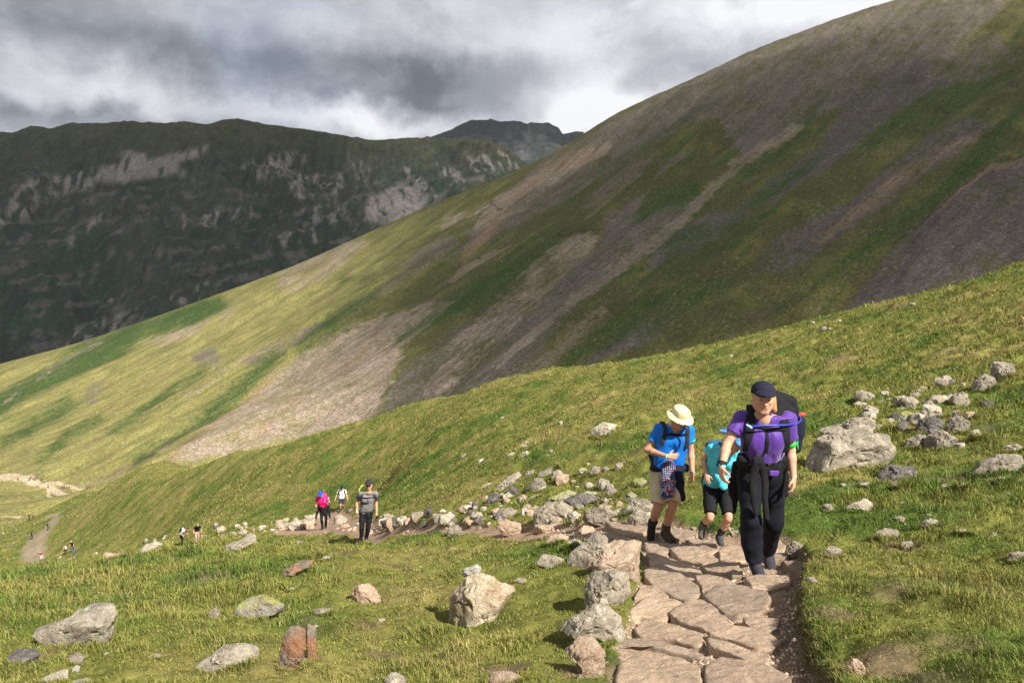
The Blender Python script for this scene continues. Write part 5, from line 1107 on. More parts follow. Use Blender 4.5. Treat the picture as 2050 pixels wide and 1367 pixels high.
def ribbon(name, pts, w, t, mat, parent, wdir=None, nrm=None, n=40, w1=None):
    """flat strap swept along points; nrm gives the outward direction at every point"""
    P = np.array(pts, float); s = np.r_[0, np.cumsum(np.linalg.norm(np.diff(P, axis=0), axis=1))]; u = np.linspace(0, s[-1], n)
    Q = np.stack([np.interp(u, s, P[:, k]) for k in range(3)], 1)
    for _ in range(4): Q[1:-1] = 0.5 * Q[1:-1] + 0.25 * (Q[2:] + Q[:-2])
    T = np.gradient(Q, axis=0); T /= np.linalg.norm(T, axis=1)[:, None]
    N = np.array(nrm, float); N = np.stack([np.interp(u, s, N[:, k]) for k in range(3)], 1) if N.ndim == 2 else np.tile(N, (n, 1))
    N = N - (N * T).sum(1)[:, None] * T; N /= np.linalg.norm(N, axis=1)[:, None] + 1e-9; W = np.cross(T, N); ww = np.linspace(w, w if w1 is None else w1, n)[:, None]
    prof = [(-.5, 0), (-.5, .7), (-.42, 1), (.42, 1), (.5, .7), (.5, 0)]; V = np.concatenate([Q + W * a * ww + N * b * t for a, b in prof]); m = len(prof); F = []
    for k in range(m):
        for i in range(n - 1): F.append((k * n + i, ((k + 1) % m) * n + i, ((k + 1) % m) * n + i + 1, k * n + i + 1))
    sizes = [4] * len(F) + [m, m]; flat = [i for f in F for i in f] + [k * n for k in range(m)][::-1] + [k * n + n - 1 for k in range(m)]
    return mesh_np(name, V, flat, mat, sizes=sizes, parent=parent)
def front(fig, x, z, off=0.010, S=None):
    """point of the clothed chest met by a line coming from the front"""
    S = S or fig.shirtF; i = int(round((x - S.lo[0]) / S.h)); k = int(round((z - S.lo[2]) / S.h)); i = np.clip(i, 0, S.F.shape[0] - 1); k = np.clip(k, 0, S.F.shape[2] - 1)
    col = S.F[i, :, k]; j = np.nonzero(col < 0)[0]
    return np.array([x, S.ax[1][j[0]] - off - 1.5 * max(0, S.h - 0.007), z]) if len(j) else None
def tube(name, pts, r, mat, parent, n=50, k=8):
    P = np.array(pts, float); s = np.r_[0, np.cumsum(np.linalg.norm(np.diff(P, axis=0), axis=1))]; u = np.linspace(0, s[-1], n); Q = np.stack([np.interp(u, s, P[:, q]) for q in range(3)], 1)
    for _ in range(5): Q[1:-1] = 0.5 * Q[1:-1] + 0.25 * (Q[2:] + Q[:-2])
    T = np.gradient(Q, axis=0); T /= np.linalg.norm(T, axis=1)[:, None]; a = np.cross(T, (0.3, 0.8, 0.52)); a /= np.linalg.norm(a, axis=1)[:, None]; b = np.cross(T, a); rr = np.full(n, r) if np.isscalar(r) else np.interp(np.linspace(0, 1, n), np.linspace(0, 1, len(r)), r)
    th = np.arange(k) * 2 * math.pi / k; V = (Q[:, None] + rr[:, None, None] * (a[:, None] * np.cos(th)[None, :, None] + b[:, None] * np.sin(th)[None, :, None])).reshape(-1, 3); F = []
    for i in range(n - 1):
        for j in range(k): F.append((i * k + j, i * k + (j + 1) % k, (i + 1) * k + (j + 1) % k, (i + 1) * k + j))
    sizes = [4] * len(F) + [k, k]; flat = [q for f in F for q in f] + list(range(k))[::-1] + [(n - 1) * k + j for j in range(k)]
    return mesh_np(name, V, flat, mat, sizes=sizes, parent=parent)
def band(fig, name, a, b, t, r, w, mat, parent=None):
    """a ring round a limb at fraction t from a to b"""
    a, b = A3(a), A3(b); d = unit(b - a); c = a + (b - a) * t; return fig.blob(name, mat, [('c', c - d * w / 2, c + d * w / 2, r, r, 0.002)], [(c + d * w / 2, d), (c - d * w / 2, -d)], h=0.0045, parent=parent)
def strap_front(fig, root, mat, xs, zs, w, top_back, name='shoulder_strap', t=0.012):
    """padded strap from the pack, over the shoulder and down the chest"""
    pts = []; nr = []
    for q, n in top_back: pts.append(q); nr.append(n)
    for x, z in zip(xs, zs):
        p = front(fig, x, z)
        if p is not None: pts.append(p); nr.append((0, -1, 0.25))
    return ribbon(name, pts, w, t, mat, root, nrm=nr)

# ------------------------------------------------------------------ the woman in purple
def zpt(z, f, x, y, dy=0.0): return f.P(z[0] + x / z[2], z[1] + y / z[2], dy)
def stand(px, py, y0, y1):
    """where the ground best meets a sight line between two distances"""
    X, e = pix(px, py); y = np.linspace(y0, y1, 60); z = gsample(GZ, X * y, y); k = int(np.argmin(np.abs(z - e * y))); return np.array([X * y[k], y[k], z[k]])
ZP = (1250, 720, 2.849); ZB = (1270, 790, 4.274)
def purple():
    f = Fig(1511, 1160, 'woman in purple shirt, navy cap and black trousers walking up nearest the camera', 1.04, 0.0065, (0.56, 0.31, 0.20)); z = lambda x, y, d=0.0: zpt(ZP, f, x, y, d); f.hs = 1.09; J = f.J
    J.update(pel=z(775, 625, .16), chest=z(795, 432, .02), neck=z(790, 330, -.03), shR=z(672, 330, 0), shL=z(926, 338, .03), elR=z(585, 482, -.06), elL=z(950, 515, .10), wrR=z(556, 612, -.20), wrL=z(965, 668, .02),
             haR=z(560, 700, -.24), haL=z(966, 790, -.02), hipR=z(715, 655, .14), hipL=z(845, 655, .18), knR=z(722, 905, -.02), knL=z(852, 925, .22), anR=z(744, 1212, .06) * A3(1, 1, 0) + A3(0, 0, .10), anL=z(815, 1085, .62), toR=z(744, 1212, .06) * A3(1, 1, 0) + A3(-.01, -.17, .075), toL=z(815, 1085, .62) + A3(.0, -.13, -.10),
             head=z(792, 224, -.13), face=A3(-0.12, -0.96, -0.10))
    J['pnR'] = A3(.9, .3, 0); J['thR'] = A3(.2, -1, 0); J['pnL'] = A3(-.9, .5, 0); J['thL'] = A3(-.2, -1, 0); J['curlR'] = 0.7; J['curlL'] = 0.6
    f.body(female=True)
    pur = cloth('purple_jersey', (0.085, 0.028, 0.26), rough=0.5, sheen=0.3, var=0.15); f.shirt(pur, 0.60, 0.020, J['pel'] + A3(0, 0, 0.10), 0.050, 0.085, True, fold=0.014, seed=8)
    S0 = f.shirtF
    f.trousers(cloth('navy_trousers', (0.006, 0.007, 0.013), var=0.25), 1.92, 0.024, 0.012, bag=0.016, seed=5, waist=.12)
    lil = cloth('purple_boot', (0.040, 0.036, 0.048)); f.boot('R', lil); f.boot('L', lil)
    hb = f.hp
    # hair under the cap and a tail falling on her left side
    F_, R_, U_ = f.headframe(); k = f.hs; hair = mat_hair('blond_hair', (0.62, 0.38, 0.14))
    left = -1 if (R_ @ A3(1, 0, 0)) > 0 else 1
    sx = 1 if (R_ @ A3(1, 0, 0)) > 0 else -1
    f.blob('hair', hair, [('e', hb(-0.035, 0, 0.03), A3(0.088, 0.083, 0.10) * k, (F_, R_, U_), .02), ('c', hb(-0.02, 0.073 * sx, 0.01), hb(-0.01, 0.090 * sx, -0.085), 0.028 * k, 0.020 * k, .02), ('c', hb(-0.06, 0.07 * sx, 0), hb(-0.05, 0.098 * sx, -0.10), 0.044 * k, 0.028 * k, .02), ('c', hb(-.02, -0.07 * sx, 0.02), hb(-.03, -0.07 * sx, -0.05), 0.016 * k, 0.01 * k, .02)], fold=0.006, fx=40, fz=8, h=.005)
    f.cap(M_navy, lift=0.004)
    # jacket tied round the waist
    p, c = J['pel'], f.k; jk = M_black
    wz = A3(0, 0, 0.105)
    pr = [('c', p + wz + A3(-.095, -.03, -.02), p + wz + A3(.10, -.01, -.02), .135, .135, .02), ('c', p + wz + A3(-.10, .0, -.08), p + wz + A3(.115, .02, -.08), .125, .13, .03)]
    f.blob('tied_jacket', jk, pr, [(p + A3(0, 0, .155), (0, -.1, 1)), (p + A3(0, 0, -.03), (-.25, 0, -1))], 0.016, seed=6, fx=14, fz=9)
    zz_ = lambda x, y, d: z(x, y, d)
    for q_, w_ in (([(758, 575, -.13), (742, 630, -.12), (728, 700, -.115), (738, 790, -.13), (752, 885, -.14)], .075), ([(772, 575, -.13), (790, 630, -.12), (803, 700, -.115), (800, 790, -.13), (812, 912, -.14)], .070)):
        ribbon('jacket_sleeve', [z(*p_) for p_ in q_], w_, .022, jk, f.root, nrm=[(0.25, -1, 0), (-.4, -1, 0), (.35, -1, 0), (-.3, -1, 0), (.3, -1, 0)], n=30, w1=w_ * .62)
    f.blob('jacket_knot', jk, [('e', z(765, 572, -.11), A3(.055, .035, .04)), ('e', z(745, 590, -.11), A3(.03, .03, .045))], fold=.008, seed=12)
    f.blob('jacket_skirt', jk, [('c', z(905, 600, .20), z(912, 760, .26), .055, .05, .03, ((0, 1, 0), .5)), ('c', z(890, 620, .26), z(890, 830, .30), .06, .035, .03, ((0, 1, 0), .5))], fold=.012, seed=13)
    f.blob('jacket_skirt', jk, [('c', z(655, 600, .22), z(628, 760, .30), .06, .065, .03, ((0, 1, 0), .5)), ('c', z(640, 700, .28), z(628, 870, .32), .06, .02, .03, ((0, 1, 0), .5))], fold=.012, seed=14)
    f.blob('shirt_tail', pur, [('c', z(835, 640, -.03), z(875, 640, -.01), .016, .016, .01, ((0, 1, 0), .6)), ('c', z(835, 655, -.035), z(872, 655, -.015), .013, .012, .01, ((0, 1, 0), .6))], h=.005)
    # bands, watch
    band(f, 'wristband', J['wrR'], J['elR'], .04, .033, .022, cloth('aqua_band', (0.10, 0.62, 0.66)))
    w = band(f, 'watch', J['wrR'], J['elR'], .16, .037, .026, M_black); wp_ = J['wrR'] + (J['elR'] - J['wrR']) * .16
    f.blob('watch_face', M_char, [('e', wp_ + A3(-.01, -.034, .004), A3(.022, .010, .022), None, .004, 4.0)], h=.004, parent=w)
    band(f, 'bracelet', J['wrL'], J['elL'], .02, .031, .012, cloth('silver_band', (0.5, 0.5, 0.52), rough=.35))
    ab = band(f, 'armband', J['shL'], J['elL'], .80, .058, .030, cloth('green_band', (0.03, 0.42, 0.08))); ac_ = J['shL'] + (J['elL'] - J['shL']) * .80
    f.blob('armband_tail', cloth('green_ribbon', (0.05, 0.45, 0.12)), [('c', ac_ + A3(.058, -.01, .01), ac_ + A3(.075, -.01, -.055), .014, .006, .01, ((0, 1, 0), .4)), ('c', ac_ + A3(.055, -.02, 0), ac_ + A3(.064, -.02, .03), .012, .009, .01, ((0, 1, 0), .4))], h=.005)
    # the rucksack she carries
    b = tag(empty('rucksack', f.o), 'tall black rucksack with blue drinking tube on the woman in purple', 'rucksack')
    pk = lambda x, y, d: z(x, y, d)
    f.blob('pack_body', M_black, [('e', z(850, 430, .30), A3(.19, .13, .30), None, .02, 4.0), ('e', z(850, 520, .33), A3(.18, .13, .2), None, .02, 4.0)], fold=.008, seed=20, parent=b, h=.008)
    lid = f.blob('pack_lid', M_black, [('c', z(855, 215, .30), z(945, 240, .30), .075, .065, .03), ('c', z(855, 255, .27), z(950, 290, .30), .085, .075, .03), ('c', z(900, 300, .3), z(960, 330, .32), .07, .06, .03)], fold=.008, seed=21, parent=b)
    f.blob('side_pocket', M_navy, [('c', z(985, 355, .30), z(975, 500, .30), .072, .055, .02), ('c', z(1005, 350, .28), z(1000, 420, .28), .045, .045, .02)], fold=.006, seed=22, parent=b)
    f.blob('bottle_cap', cloth('red_plastic', (0.75, 0.07, 0.04), rough=.4), [('c', z(1005, 312, .29), z(1025, 310, .29), .022, .014, .01)], parent=b, h=.005)
    f.blob('bottle', cloth('blue_plastic', (0.05, 0.12, 0.35), rough=.3), [('c', z(995, 335, .30), z(985, 315, .30), .036, .030, .01)], parent=b, h=.005)
    tp = J['neck']
    for q, xs_, ys_, shx in ((-1, (716, 704, 696, 693, 690), (300, 340, 390, 450, 510), 732), (1, (893, 898, 900, 899, 900), (305, 345, 395, 450, 520), 872)):
        P2 = [z(a, c_) for a, c_ in zip(xs_, ys_)]; sh = J['shR'] if q < 0 else J['shL']; a0 = z(shx, 285, .16); a1 = z(shx - 8 * -q, 270, .05)
        strap_front(f, b, M_black, [p_[0] for p_ in P2], [p_[2] for p_ in P2], .088, [(a0 + A3(0, .07, -.10), (0, .4, 1)), (a1 + A3(0, .0, .025), (0, -.1, 1))])
    cs = [front(f, z(x, y)[0], z(x, y)[2], .020) for x, y in ((700, 365), (735, 365), (780, 378), (830, 385), (875, 385), (905, 390))]; cs = [p_ for p_ in cs if p_ is not None]
    ribbon('chest_strap', cs, .034, .008, M_black, b, nrm=(0, -1, 0))
    st = [front(f, z(x, y)[0], z(x, y)[2], .022) for x, y in ((790, 385), (790, 450), (790, 520))]; ribbon('hanging_strap', [p_ for p_ in st if p_ is not None], .030, .004, M_black, b, nrm=(0, -1, 0))
    blue = cloth('blue_hose', (0.03, 0.05, 0.42), rough=.35, spec=.5)
    tube('drinking_tube', [z(1000, 322, .27), z(1008, 345, .16), z(985, 365, 0), z(930, 372, -.12), z(860, 373, -.17), z(780, 374, -.18), z(730, 383, -.17), z(705, 378, -.15)], .0085, blue, b)
    f.blob('bite_valve', cloth('pale_valve', (0.30, 0.55, 0.85), rough=.35), [('c', z(722, 386, -.165), z(698, 372, -.15), .014, .010, .006)], parent=b, h=.004)
    f.blob('waist_belt', M_black, [('c', z(670, 560, -.0), z(900, 570, .06), .05, .05, .02, ((0, 1, 0), .6))], parent=b, fold=.004)
purple()

# ------------------------------------------------------------------ the hiker in blue with the bucket hat
def blue_hiker():
    f = Fig(1333, 1089, 'young man in bright blue t-shirt, khaki shorts and bucket hat, hand on his stomach', 0.97, 0.0075, (0.50, 0.27, 0.17)); z = lambda x, y, d=0.0: zpt(ZB, f, x, y, d); f.hs = 1.0; J = f.J
    J.update(pel=z(285, 655, .12), chest=z(330, 385, .0), neck=z(352, 280, -.06), shR=z(225, 285, .02), shL=z(466, 300, -.02), elR=z(105, 470, .04), elL=z(484, 480, .0), wrR=z(285, 530, -.21), wrL=z(497, 672, -.10), haR=z(380, 525, -.20), haL=z(497, 790, -.13),
             hipR=z(215, 690, .12), hipL=z(345, 690, .10), knR=z(200, 965, -.06), knL=z(328, 945, -.10), anR=z(152, 1105, .26), anL=z(268, 1215, .06) * A3(1, 1, 0) + A3(0, 0, .10), toR=z(152, 1105, .26) + A3(-.02, -.06, -.16), toL=z(268, 1215, .06) * A3(1, 1, 0) + A3(.05, -.16, .08), head=z(385, 205, -.16), face=A3(0.36, -0.80, -0.46))
    J['pnR'] = A3(.1, 1, 0); J['thR'] = A3(0, 0, 1); J['curlR'] = .35; J['pnL'] = A3(-.8, .5, 0); J['thL'] = A3(-.3, -1, 0); J['curlL'] = 1.0
    f.body()
    f.shirt(cloth('bright_blue_jersey', (0.008, 0.17, 0.66), rough=.6, var=.12), .60, .018, J['pel'] + A3(0, 0, .03), .055, 0, seed=31, fold=.013)
    f.trousers(cloth('khaki_cotton', (0.60, 0.49, 0.32), var=.12), .88, .030, .018, name='shorts', seed=33, bag=.01, waist=.05)
    f.boot('R', M_char, cuff=.13); f.boot('L', cloth('brown_leather', (0.07, 0.042, 0.028), rough=.7), sock=M_sock, cuff=.10)
    F_, R_, U_ = f.headframe(); k = f.hs; hp = f.hp
    f.blob('hair', mat_hair('dark_hair', (0.08, 0.05, 0.03)), [('e', hp(-.03, 0, .03), A3(.084, .083, .09) * k, (F_, R_, U_), .02), ('c', hp(-.02, .07, .01), hp(-.02, .072, -.04), .018, .012, .01), ('c', hp(-.02, -.07, .01), hp(-.02, -.072, -.04), .018, .012, .01)], h=.005)
    # bucket hat: crown and drooping brim
    hat = cloth('pale_cotton_hat', (0.66, 0.60, 0.34), var=.08); lo = J['head'] - .3; hi = J['head'] + .3
    S = SDF(lo, hi, .0055); S.ell(hp(-.006, 0, .075), A3(.107, .098, .088) * k, (F_, R_, U_), .01, power=3.0); S.cut(hp(0, 0, .05), -U_); S.folds(.006, 14, 14, 35); crown = link('bucket_hat', S, hat, f.root)
    B = SDF(lo, hi, .0045); B.ell(hp(-.0, 0, .015), A3(.178, .165, .058) * k, (F_, R_, U_), .01); b2 = SDF(lo, hi, .0045); b2.ell(hp(0, 0, -.004), A3(.181, .168, .058) * k, (F_, R_, U_), .001); B.F = np.maximum(B.F, -b2.F); B.cut(hp(0, 0, .022), -U_); B.folds(.004, 7, 7, 36); link('brim', B, hat, crown)
    # fleece hanging from the waist with a patterned lining
    pat = cloth('patterned_lining', (0.010, 0.011, 0.025), pattern='hex', var=.02); hx = f.blob('hanging_fleece', pat, [('c', z(295, 615, -.06), z(290, 740, -.13), .085, .090, .02, ((0, 1, 0), .4)), ('c', z(290, 740, -.13), z(285, 855, -.16), .090, .085, .02, ((0, 1, 0), .35))], [(z(285, 885, -.16), (.15, 0, -1)), (z(225, 740, -.1), (-1, 0, .12))], .006, seed=37)
    f.blob('hanging_fleece', M_navy, [('c', z(365, 610, -.03), z(385, 760, -.08), .050, .058, .02, ((0, 1, 0), .5)), ('c', z(385, 760, -.08), z(402, 890, -.10), .056, .05, .02, ((0, 1, 0), .5))], [(z(400, 910, -.1), (.0, 0, -1))], .006, seed=38)
    f.blob('fleece_band', M_navy, [('c', z(205, 640, .10), z(390, 630, .06), .115, .11, .02)], [(z(290, 605, 0), (0, 0, 1)), (z(290, 660, 0), (0, 0, -1))], .006)
    band(f, 'wristband', J['wrR'], J['elR'], .02, .034, .024, cloth('turquoise_band', (0.22, 0.66, 0.60)))
    band(f, 'watch', J['wrL'], J['elL'], .02, .033, .022, cloth('steel_watch', (.3, .28, .25), rough=.4))
    band(f, 'armband', J['shL'], J['elL'], 0.50, .065, .030, cloth('green_armband', (0.03, 0.45, 0.08)))
    b = tag(empty('rucksack', f.o), 'dark grey rucksack on the back of the young man in blue', 'rucksack')
    f.blob('pack_body', M_char, [('e', z(290, 440, .24), A3(.165, .11, .26), None, .02, 4.0), ('c', z(180, 560, .12), z(230, 580, .10), .06, .06, .02), ('c', z(165, 520, .18), z(175, 590, .18), .07, .05, .02)], fold=.007, parent=b, seed=40)
    for xs_, ys_, s0 in (((258, 250, 232, 222), (285, 320, 370, 410), (238, 235)), ((440, 437, 432, 425), (280, 320, 380, 440), (430, 250))):
        P2 = [z(a, c) for a, c in zip(xs_, ys_)]; a0 = z(s0[0], s0[1], .10)
        strap_front(f, b, M_char, [p[0] for p in P2], [p[2] for p in P2], .052, [(a0 + A3(0, .06, -.03), (0, .4, 1)), (z(s0[0], s0[1] - 3, .0), (0, -.1, 1))])
    cs = [front(f, z(x, y)[0], z(x, y)[2], .020) for x, y in ((255, 330), (300, 325), (345, 328), (400, 325), (438, 322))]; ribbon('chest_strap', [p for p in cs if p is not None], .024, .008, M_black, b, nrm=(0, -1, 0))
    st = [front(f, z(x, y)[0], z(x, y)[2], .018) for x, y in ((350, 335), (375, 380), (365, 440))]; ribbon('hanging_strap', [p for p in st if p is not None], .012, .004, M_black, b, nrm=(0, -1, 0))
    ribbon('side_strap', [z(425, 440, -.05), z(415, 520, .0), z(405, 600, .05)], .04, .01, M_char, b, nrm=(.3, -1, 0))
blue_hiker()

# ------------------------------------------------------------------ the child in turquoise
def child():
    f = Fig(1439, 1100, 'child in turquoise t-shirt and black shorts half hidden behind the woman in purple', 0.74, 0.007, (0.56, 0.31, 0.21)); z = lambda x, y, d=0.0: zpt(ZB, f, x, y, d); f.hs = .95; J = f.J
    J.update(pel=z(705, 765, .14), chest=z(760, 560, -.06), neck=z(835, 465, -.14), shR=z(680, 450, -.05), shL=z(915, 520, -.12), elR=z(590, 555, .06), elL=z(930, 640, -.1), wrR=z(615, 680, -.06), wrL=z(890, 740, -.2), haR=z(632, 780, -.12), haL=z(880, 800, -.25),
             hipR=z(655, 805, .13), hipL=z(765, 805, .13), knR=z(648, 1050, -.10), knL=z(808, 1052, -.12), anR=z(588, 1115, .18), anL=z(730, 1250, .08) * A3(1, 1, 0) + A3(0, 0, .09), toR=z(588, 1115, .18) + A3(-.03, -.08, -.13), toL=z(730, 1250, .08) * A3(1, 1, 0) + A3(-.01, -.15, .075), head=z(870, 395, -.27), face=A3(0.30, -0.75, -0.60))
    J['pnR'] = A3(.5, .8, 0); J['thR'] = A3(.6, -.5, 0); J['curlR'] = .25; J['pnL'] = A3(-.5, .8, 0); J['thL'] = A3(-.5, -.5, 0); J['curlL'] = .5
    f.body()
    tq = cloth('turquoise_jersey', (0.10, 0.60, 0.72), rough=.65, var=.14)
    f.shirt(tq, .45, .022, J['pel'] + A3(0, 0, -.02), .055, 0, seed=41, fold=.014, hemdir=(.35, 0, -1))
    f.blob('shirt_hem', tq, [('c', z(700, 640, -.02), z(765, 780, -.10), .060, .045, .04, ((0, 1, 0), .6)), ('c', z(765, 780, -.1), z(800, 740, -.1), .04, .06, .04, ((0, 1, 0), .6))], fold=.012, seed=44)
    f.trousers(M_black, .86, .026, .008, name='shorts', seed=43, waist=.05)
    gb = cloth('grey_green_boot', (0.10, 0.105, 0.085)); f.boot('R', gb, cuff=.10, w=1.12); f.boot('L', cloth('dark_grey_boot', (0.055, 0.06, 0.065)), cuff=.11, w=1.12)
    for q in 'RL': band(f, 'sock', J['an' + q], J['kn' + q], .34, .042, .05, M_char)
    k = f.hs; F_, R_, U_ = f.headframe(); hp = f.hp
    f.blob('hair', mat_hair('brown_hair', (0.20, 0.11, 0.05)), [('e', hp(-.03, 0, .03), A3(.086, .083, .095) * k, (F_, R_, U_), .02)], h=.006)
    f.cap(cloth('sky_blue_cap', (0.09, 0.28, 0.75)), lift=.01)
    f.blob('cap_flash', cloth('pink_panel', (0.85, 0.22, 0.45)), [('e', z(885, 345, -.34), A3(.03, .02, .022))], h=.005)
    f.blob('hair_tie', cloth('blue_bow', (0.10, 0.28, 0.80)), [('c', z(775, 315, -.2), z(735, 308, -.18), .02, .016, .01), ('c', z(790, 300, -.2), z(800, 330, -.2), .022, .018, .01)], h=.005)
    b = tag(empty('rucksack', f.o), 'teal and navy rucksack on the back of the child in turquoise', 'rucksack'); pk = cloth('deep_blue_fabric', (0.02, 0.10, 0.22))
    f.blob('pack_body', pk, [('e', z(700, 530, .14), A3(.12, .10, .19), None, .02, 4.0), ('e', z(650, 560, .10), A3(.05, .07, .10))], fold=.006, parent=b, seed=46)
    P2 = [z(a, c) for a, c in ((735, 450), (722, 490), (705, 540), (690, 590))]
    strap_front(f, b, pk, [p[0] for p in P2], [p[2] for p in P2], .05, [(z(745, 415, .08), (0, .4, 1)), (z(745, 405, -.02), (0, 0, 1))])
    P2 = [z(a, c) for a, c in ((880, 480), (890, 530), (888, 600))]
    strap_front(f, b, pk, [p[0] for p in P2], [p[2] for p in P2], .045, [(z(870, 440, .0), (0, .4, 1)), (z(872, 432, -.1), (0, 0, 1))])
    tube('side_cord', [z(590, 690, .1), z(578, 740, .08), z(585, 800, .05)], .008, M_black, b)
child()

# ------------------------------------------------------------------ the three hikers further down
def grey_man():
    f = Fig(729, 1084, 'man in grey t-shirt, black cap and sunglasses walking up with black trousers', 1.0, 0.010, (0.55, 0.29, 0.19), at=stand(729, 1084, 21.8, 24)); z = lambda x, y, d=0.0: zpt(Z2, f, x, y, d); f.hs = 1.08; J = f.J
    J.update(pel=z(1305, 745, .08), chest=z(1335, 500, .0), neck=z(1350, 375, -.03), shR=z(1215, 410, 0), shL=z(1475, 410, 0), elR=z(1150, 570, .05), elL=z(1482, 570, .05), wrR=z(1152, 725, -.03), wrL=z(1488, 735, -.05), haR=z(1158, 800, -.06), haL=z(1498, 810, -.08),
             hipR=z(1245, 760, .08), hipL=z(1365, 760, .08), knR=z(1235, 985, -.06), knL=z(1342, 985, .05), anR=z(1215, 1190, .0), anL=z(1310, 1180, .22), toR=z(1215, 1190, .0) + A3(-.03, -.17, -.02), toL=z(1310, 1180, .22) + A3(.03, -.17, -.02), head=z(1355, 265, -.06), face=A3(0.02, -.98, -.12))
    for q, s_ in (('R', 1), ('L', -1)): J['pn' + q] = A3(s_, .3, 0); J['th' + q] = A3(.1 * s_, -1, 0); J['curl' + q] = .8
    f.body(); f.shirt(cloth('grey_shirt_fabric', (0.20, 0.185, 0.18), var=.15), .55, .010, J['pel'] + A3(0, 0, .02), .065, .06, seed=51, fold=.012)
    for q in 'RL': band(f, 'dark_sleeve', J['sh' + q], J['el' + q], .38, .074, .14, M_char)
    f.trousers(M_black, 1.97, (lambda t: .014 - .012 * max(0, t - .8)), .008, seed=53, waist=.06); f.boot('R', M_black); f.boot('L', M_black); f.cap(M_char, lift=.01); hp = f.hp; k = f.hs
    F_, R_, U_ = f.headframe(); f.blob('hair', mat_hair('short_dark_hair', (.06, .04, .03)), [('e', hp(-.03, 0, .03), A3(.084, .082, .09) * k, (F_, R_, U_), .02)], h=.008)
    f.blob('sunglasses', M_black, [('e', hp(.092, .034, .012), A3(.012, .028, .019) * k, (F_, R_, U_), .004), ('e', hp(.092, -.034, .012), A3(.012, .028, .019) * k, (F_, R_, U_), .004), ('c', hp(.098, -.02, .016), hp(.098, .02, .016), .006, .006, .004)], h=.006)
    f.blob('wristband', M_white, [('c', J['wrR'] + A3(0, 0, .0), J['wrR'] + A3(0, 0, .03), .036, .036, .005)], h=.008)
    f.blob('waist_belt', M_char, [('c', z(1240, 715, .06), z(1385, 715, .06), .125, .12, .02)], [(z(1300, 700, 0), (0, 0, 1)), (z(1300, 730, 0), (0, 0, -1))])
    b = tag(empty('rucksack', f.o), 'grey rucksack with a lime green top on the man in grey', 'rucksack')
    f.blob('pack_body', M_char, [('e', z(1320, 520, .26), A3(.19, .12, .28), None, .02, 4.0)], parent=b); f.blob('pack_top', cloth('lime_fabric', (.55, .68, .12)), [('e', z(1255, 330, .22), A3(.10, .08, .12), None, .02), ('c', z(1190, 380, .2), z(1200, 340, .2), .03, .04, .01)], parent=b)
    for x in (1245, 1448):
        P2 = [z(x + (0 if x < 1300 else 8), y) for y in (420, 470, 540, 600)]; strap_front(f, b, M_char, [p[0] for p in P2], [p[2] for p in P2], .06, [(z(x, 390, .12), (0, .4, 1)), (z(x, 378, .0), (0, 0, 1))])
    for y in (462, 545):
        cs = [front(f, z(x, y)[0], z(x, y)[2], .026) for x in (1255, 1300, 1360, 1450)]; ribbon('chest_strap', [p for p in cs if p is not None], .03, .01, M_black, b, nrm=(0, -1, 0))
    t = tag(empty('walking_poles', f.o), 'folded black walking poles in the left hand of the man in grey', 'walking pole'); tube('pole_shaft', [z(1470, 790, -.1), z(1570, 830, -.2)], .014, M_black, t, 10); tube('pole_grip', [z(1500, 800, -.12), z(1490, 830, -.12)], .02, M_black, t, 8)
grey_man()
def pole(f, a, b, label):
    t = tag(empty('walking_pole', f.o), label, 'walking pole'); tube('pole_shaft', [a, b], [.010, .008], M_char, t, 8, 6); tube('pole_grip', [a + (a - b) * -.02, a + unit(a - b) * .1], .017, M_black, t, 6, 6)
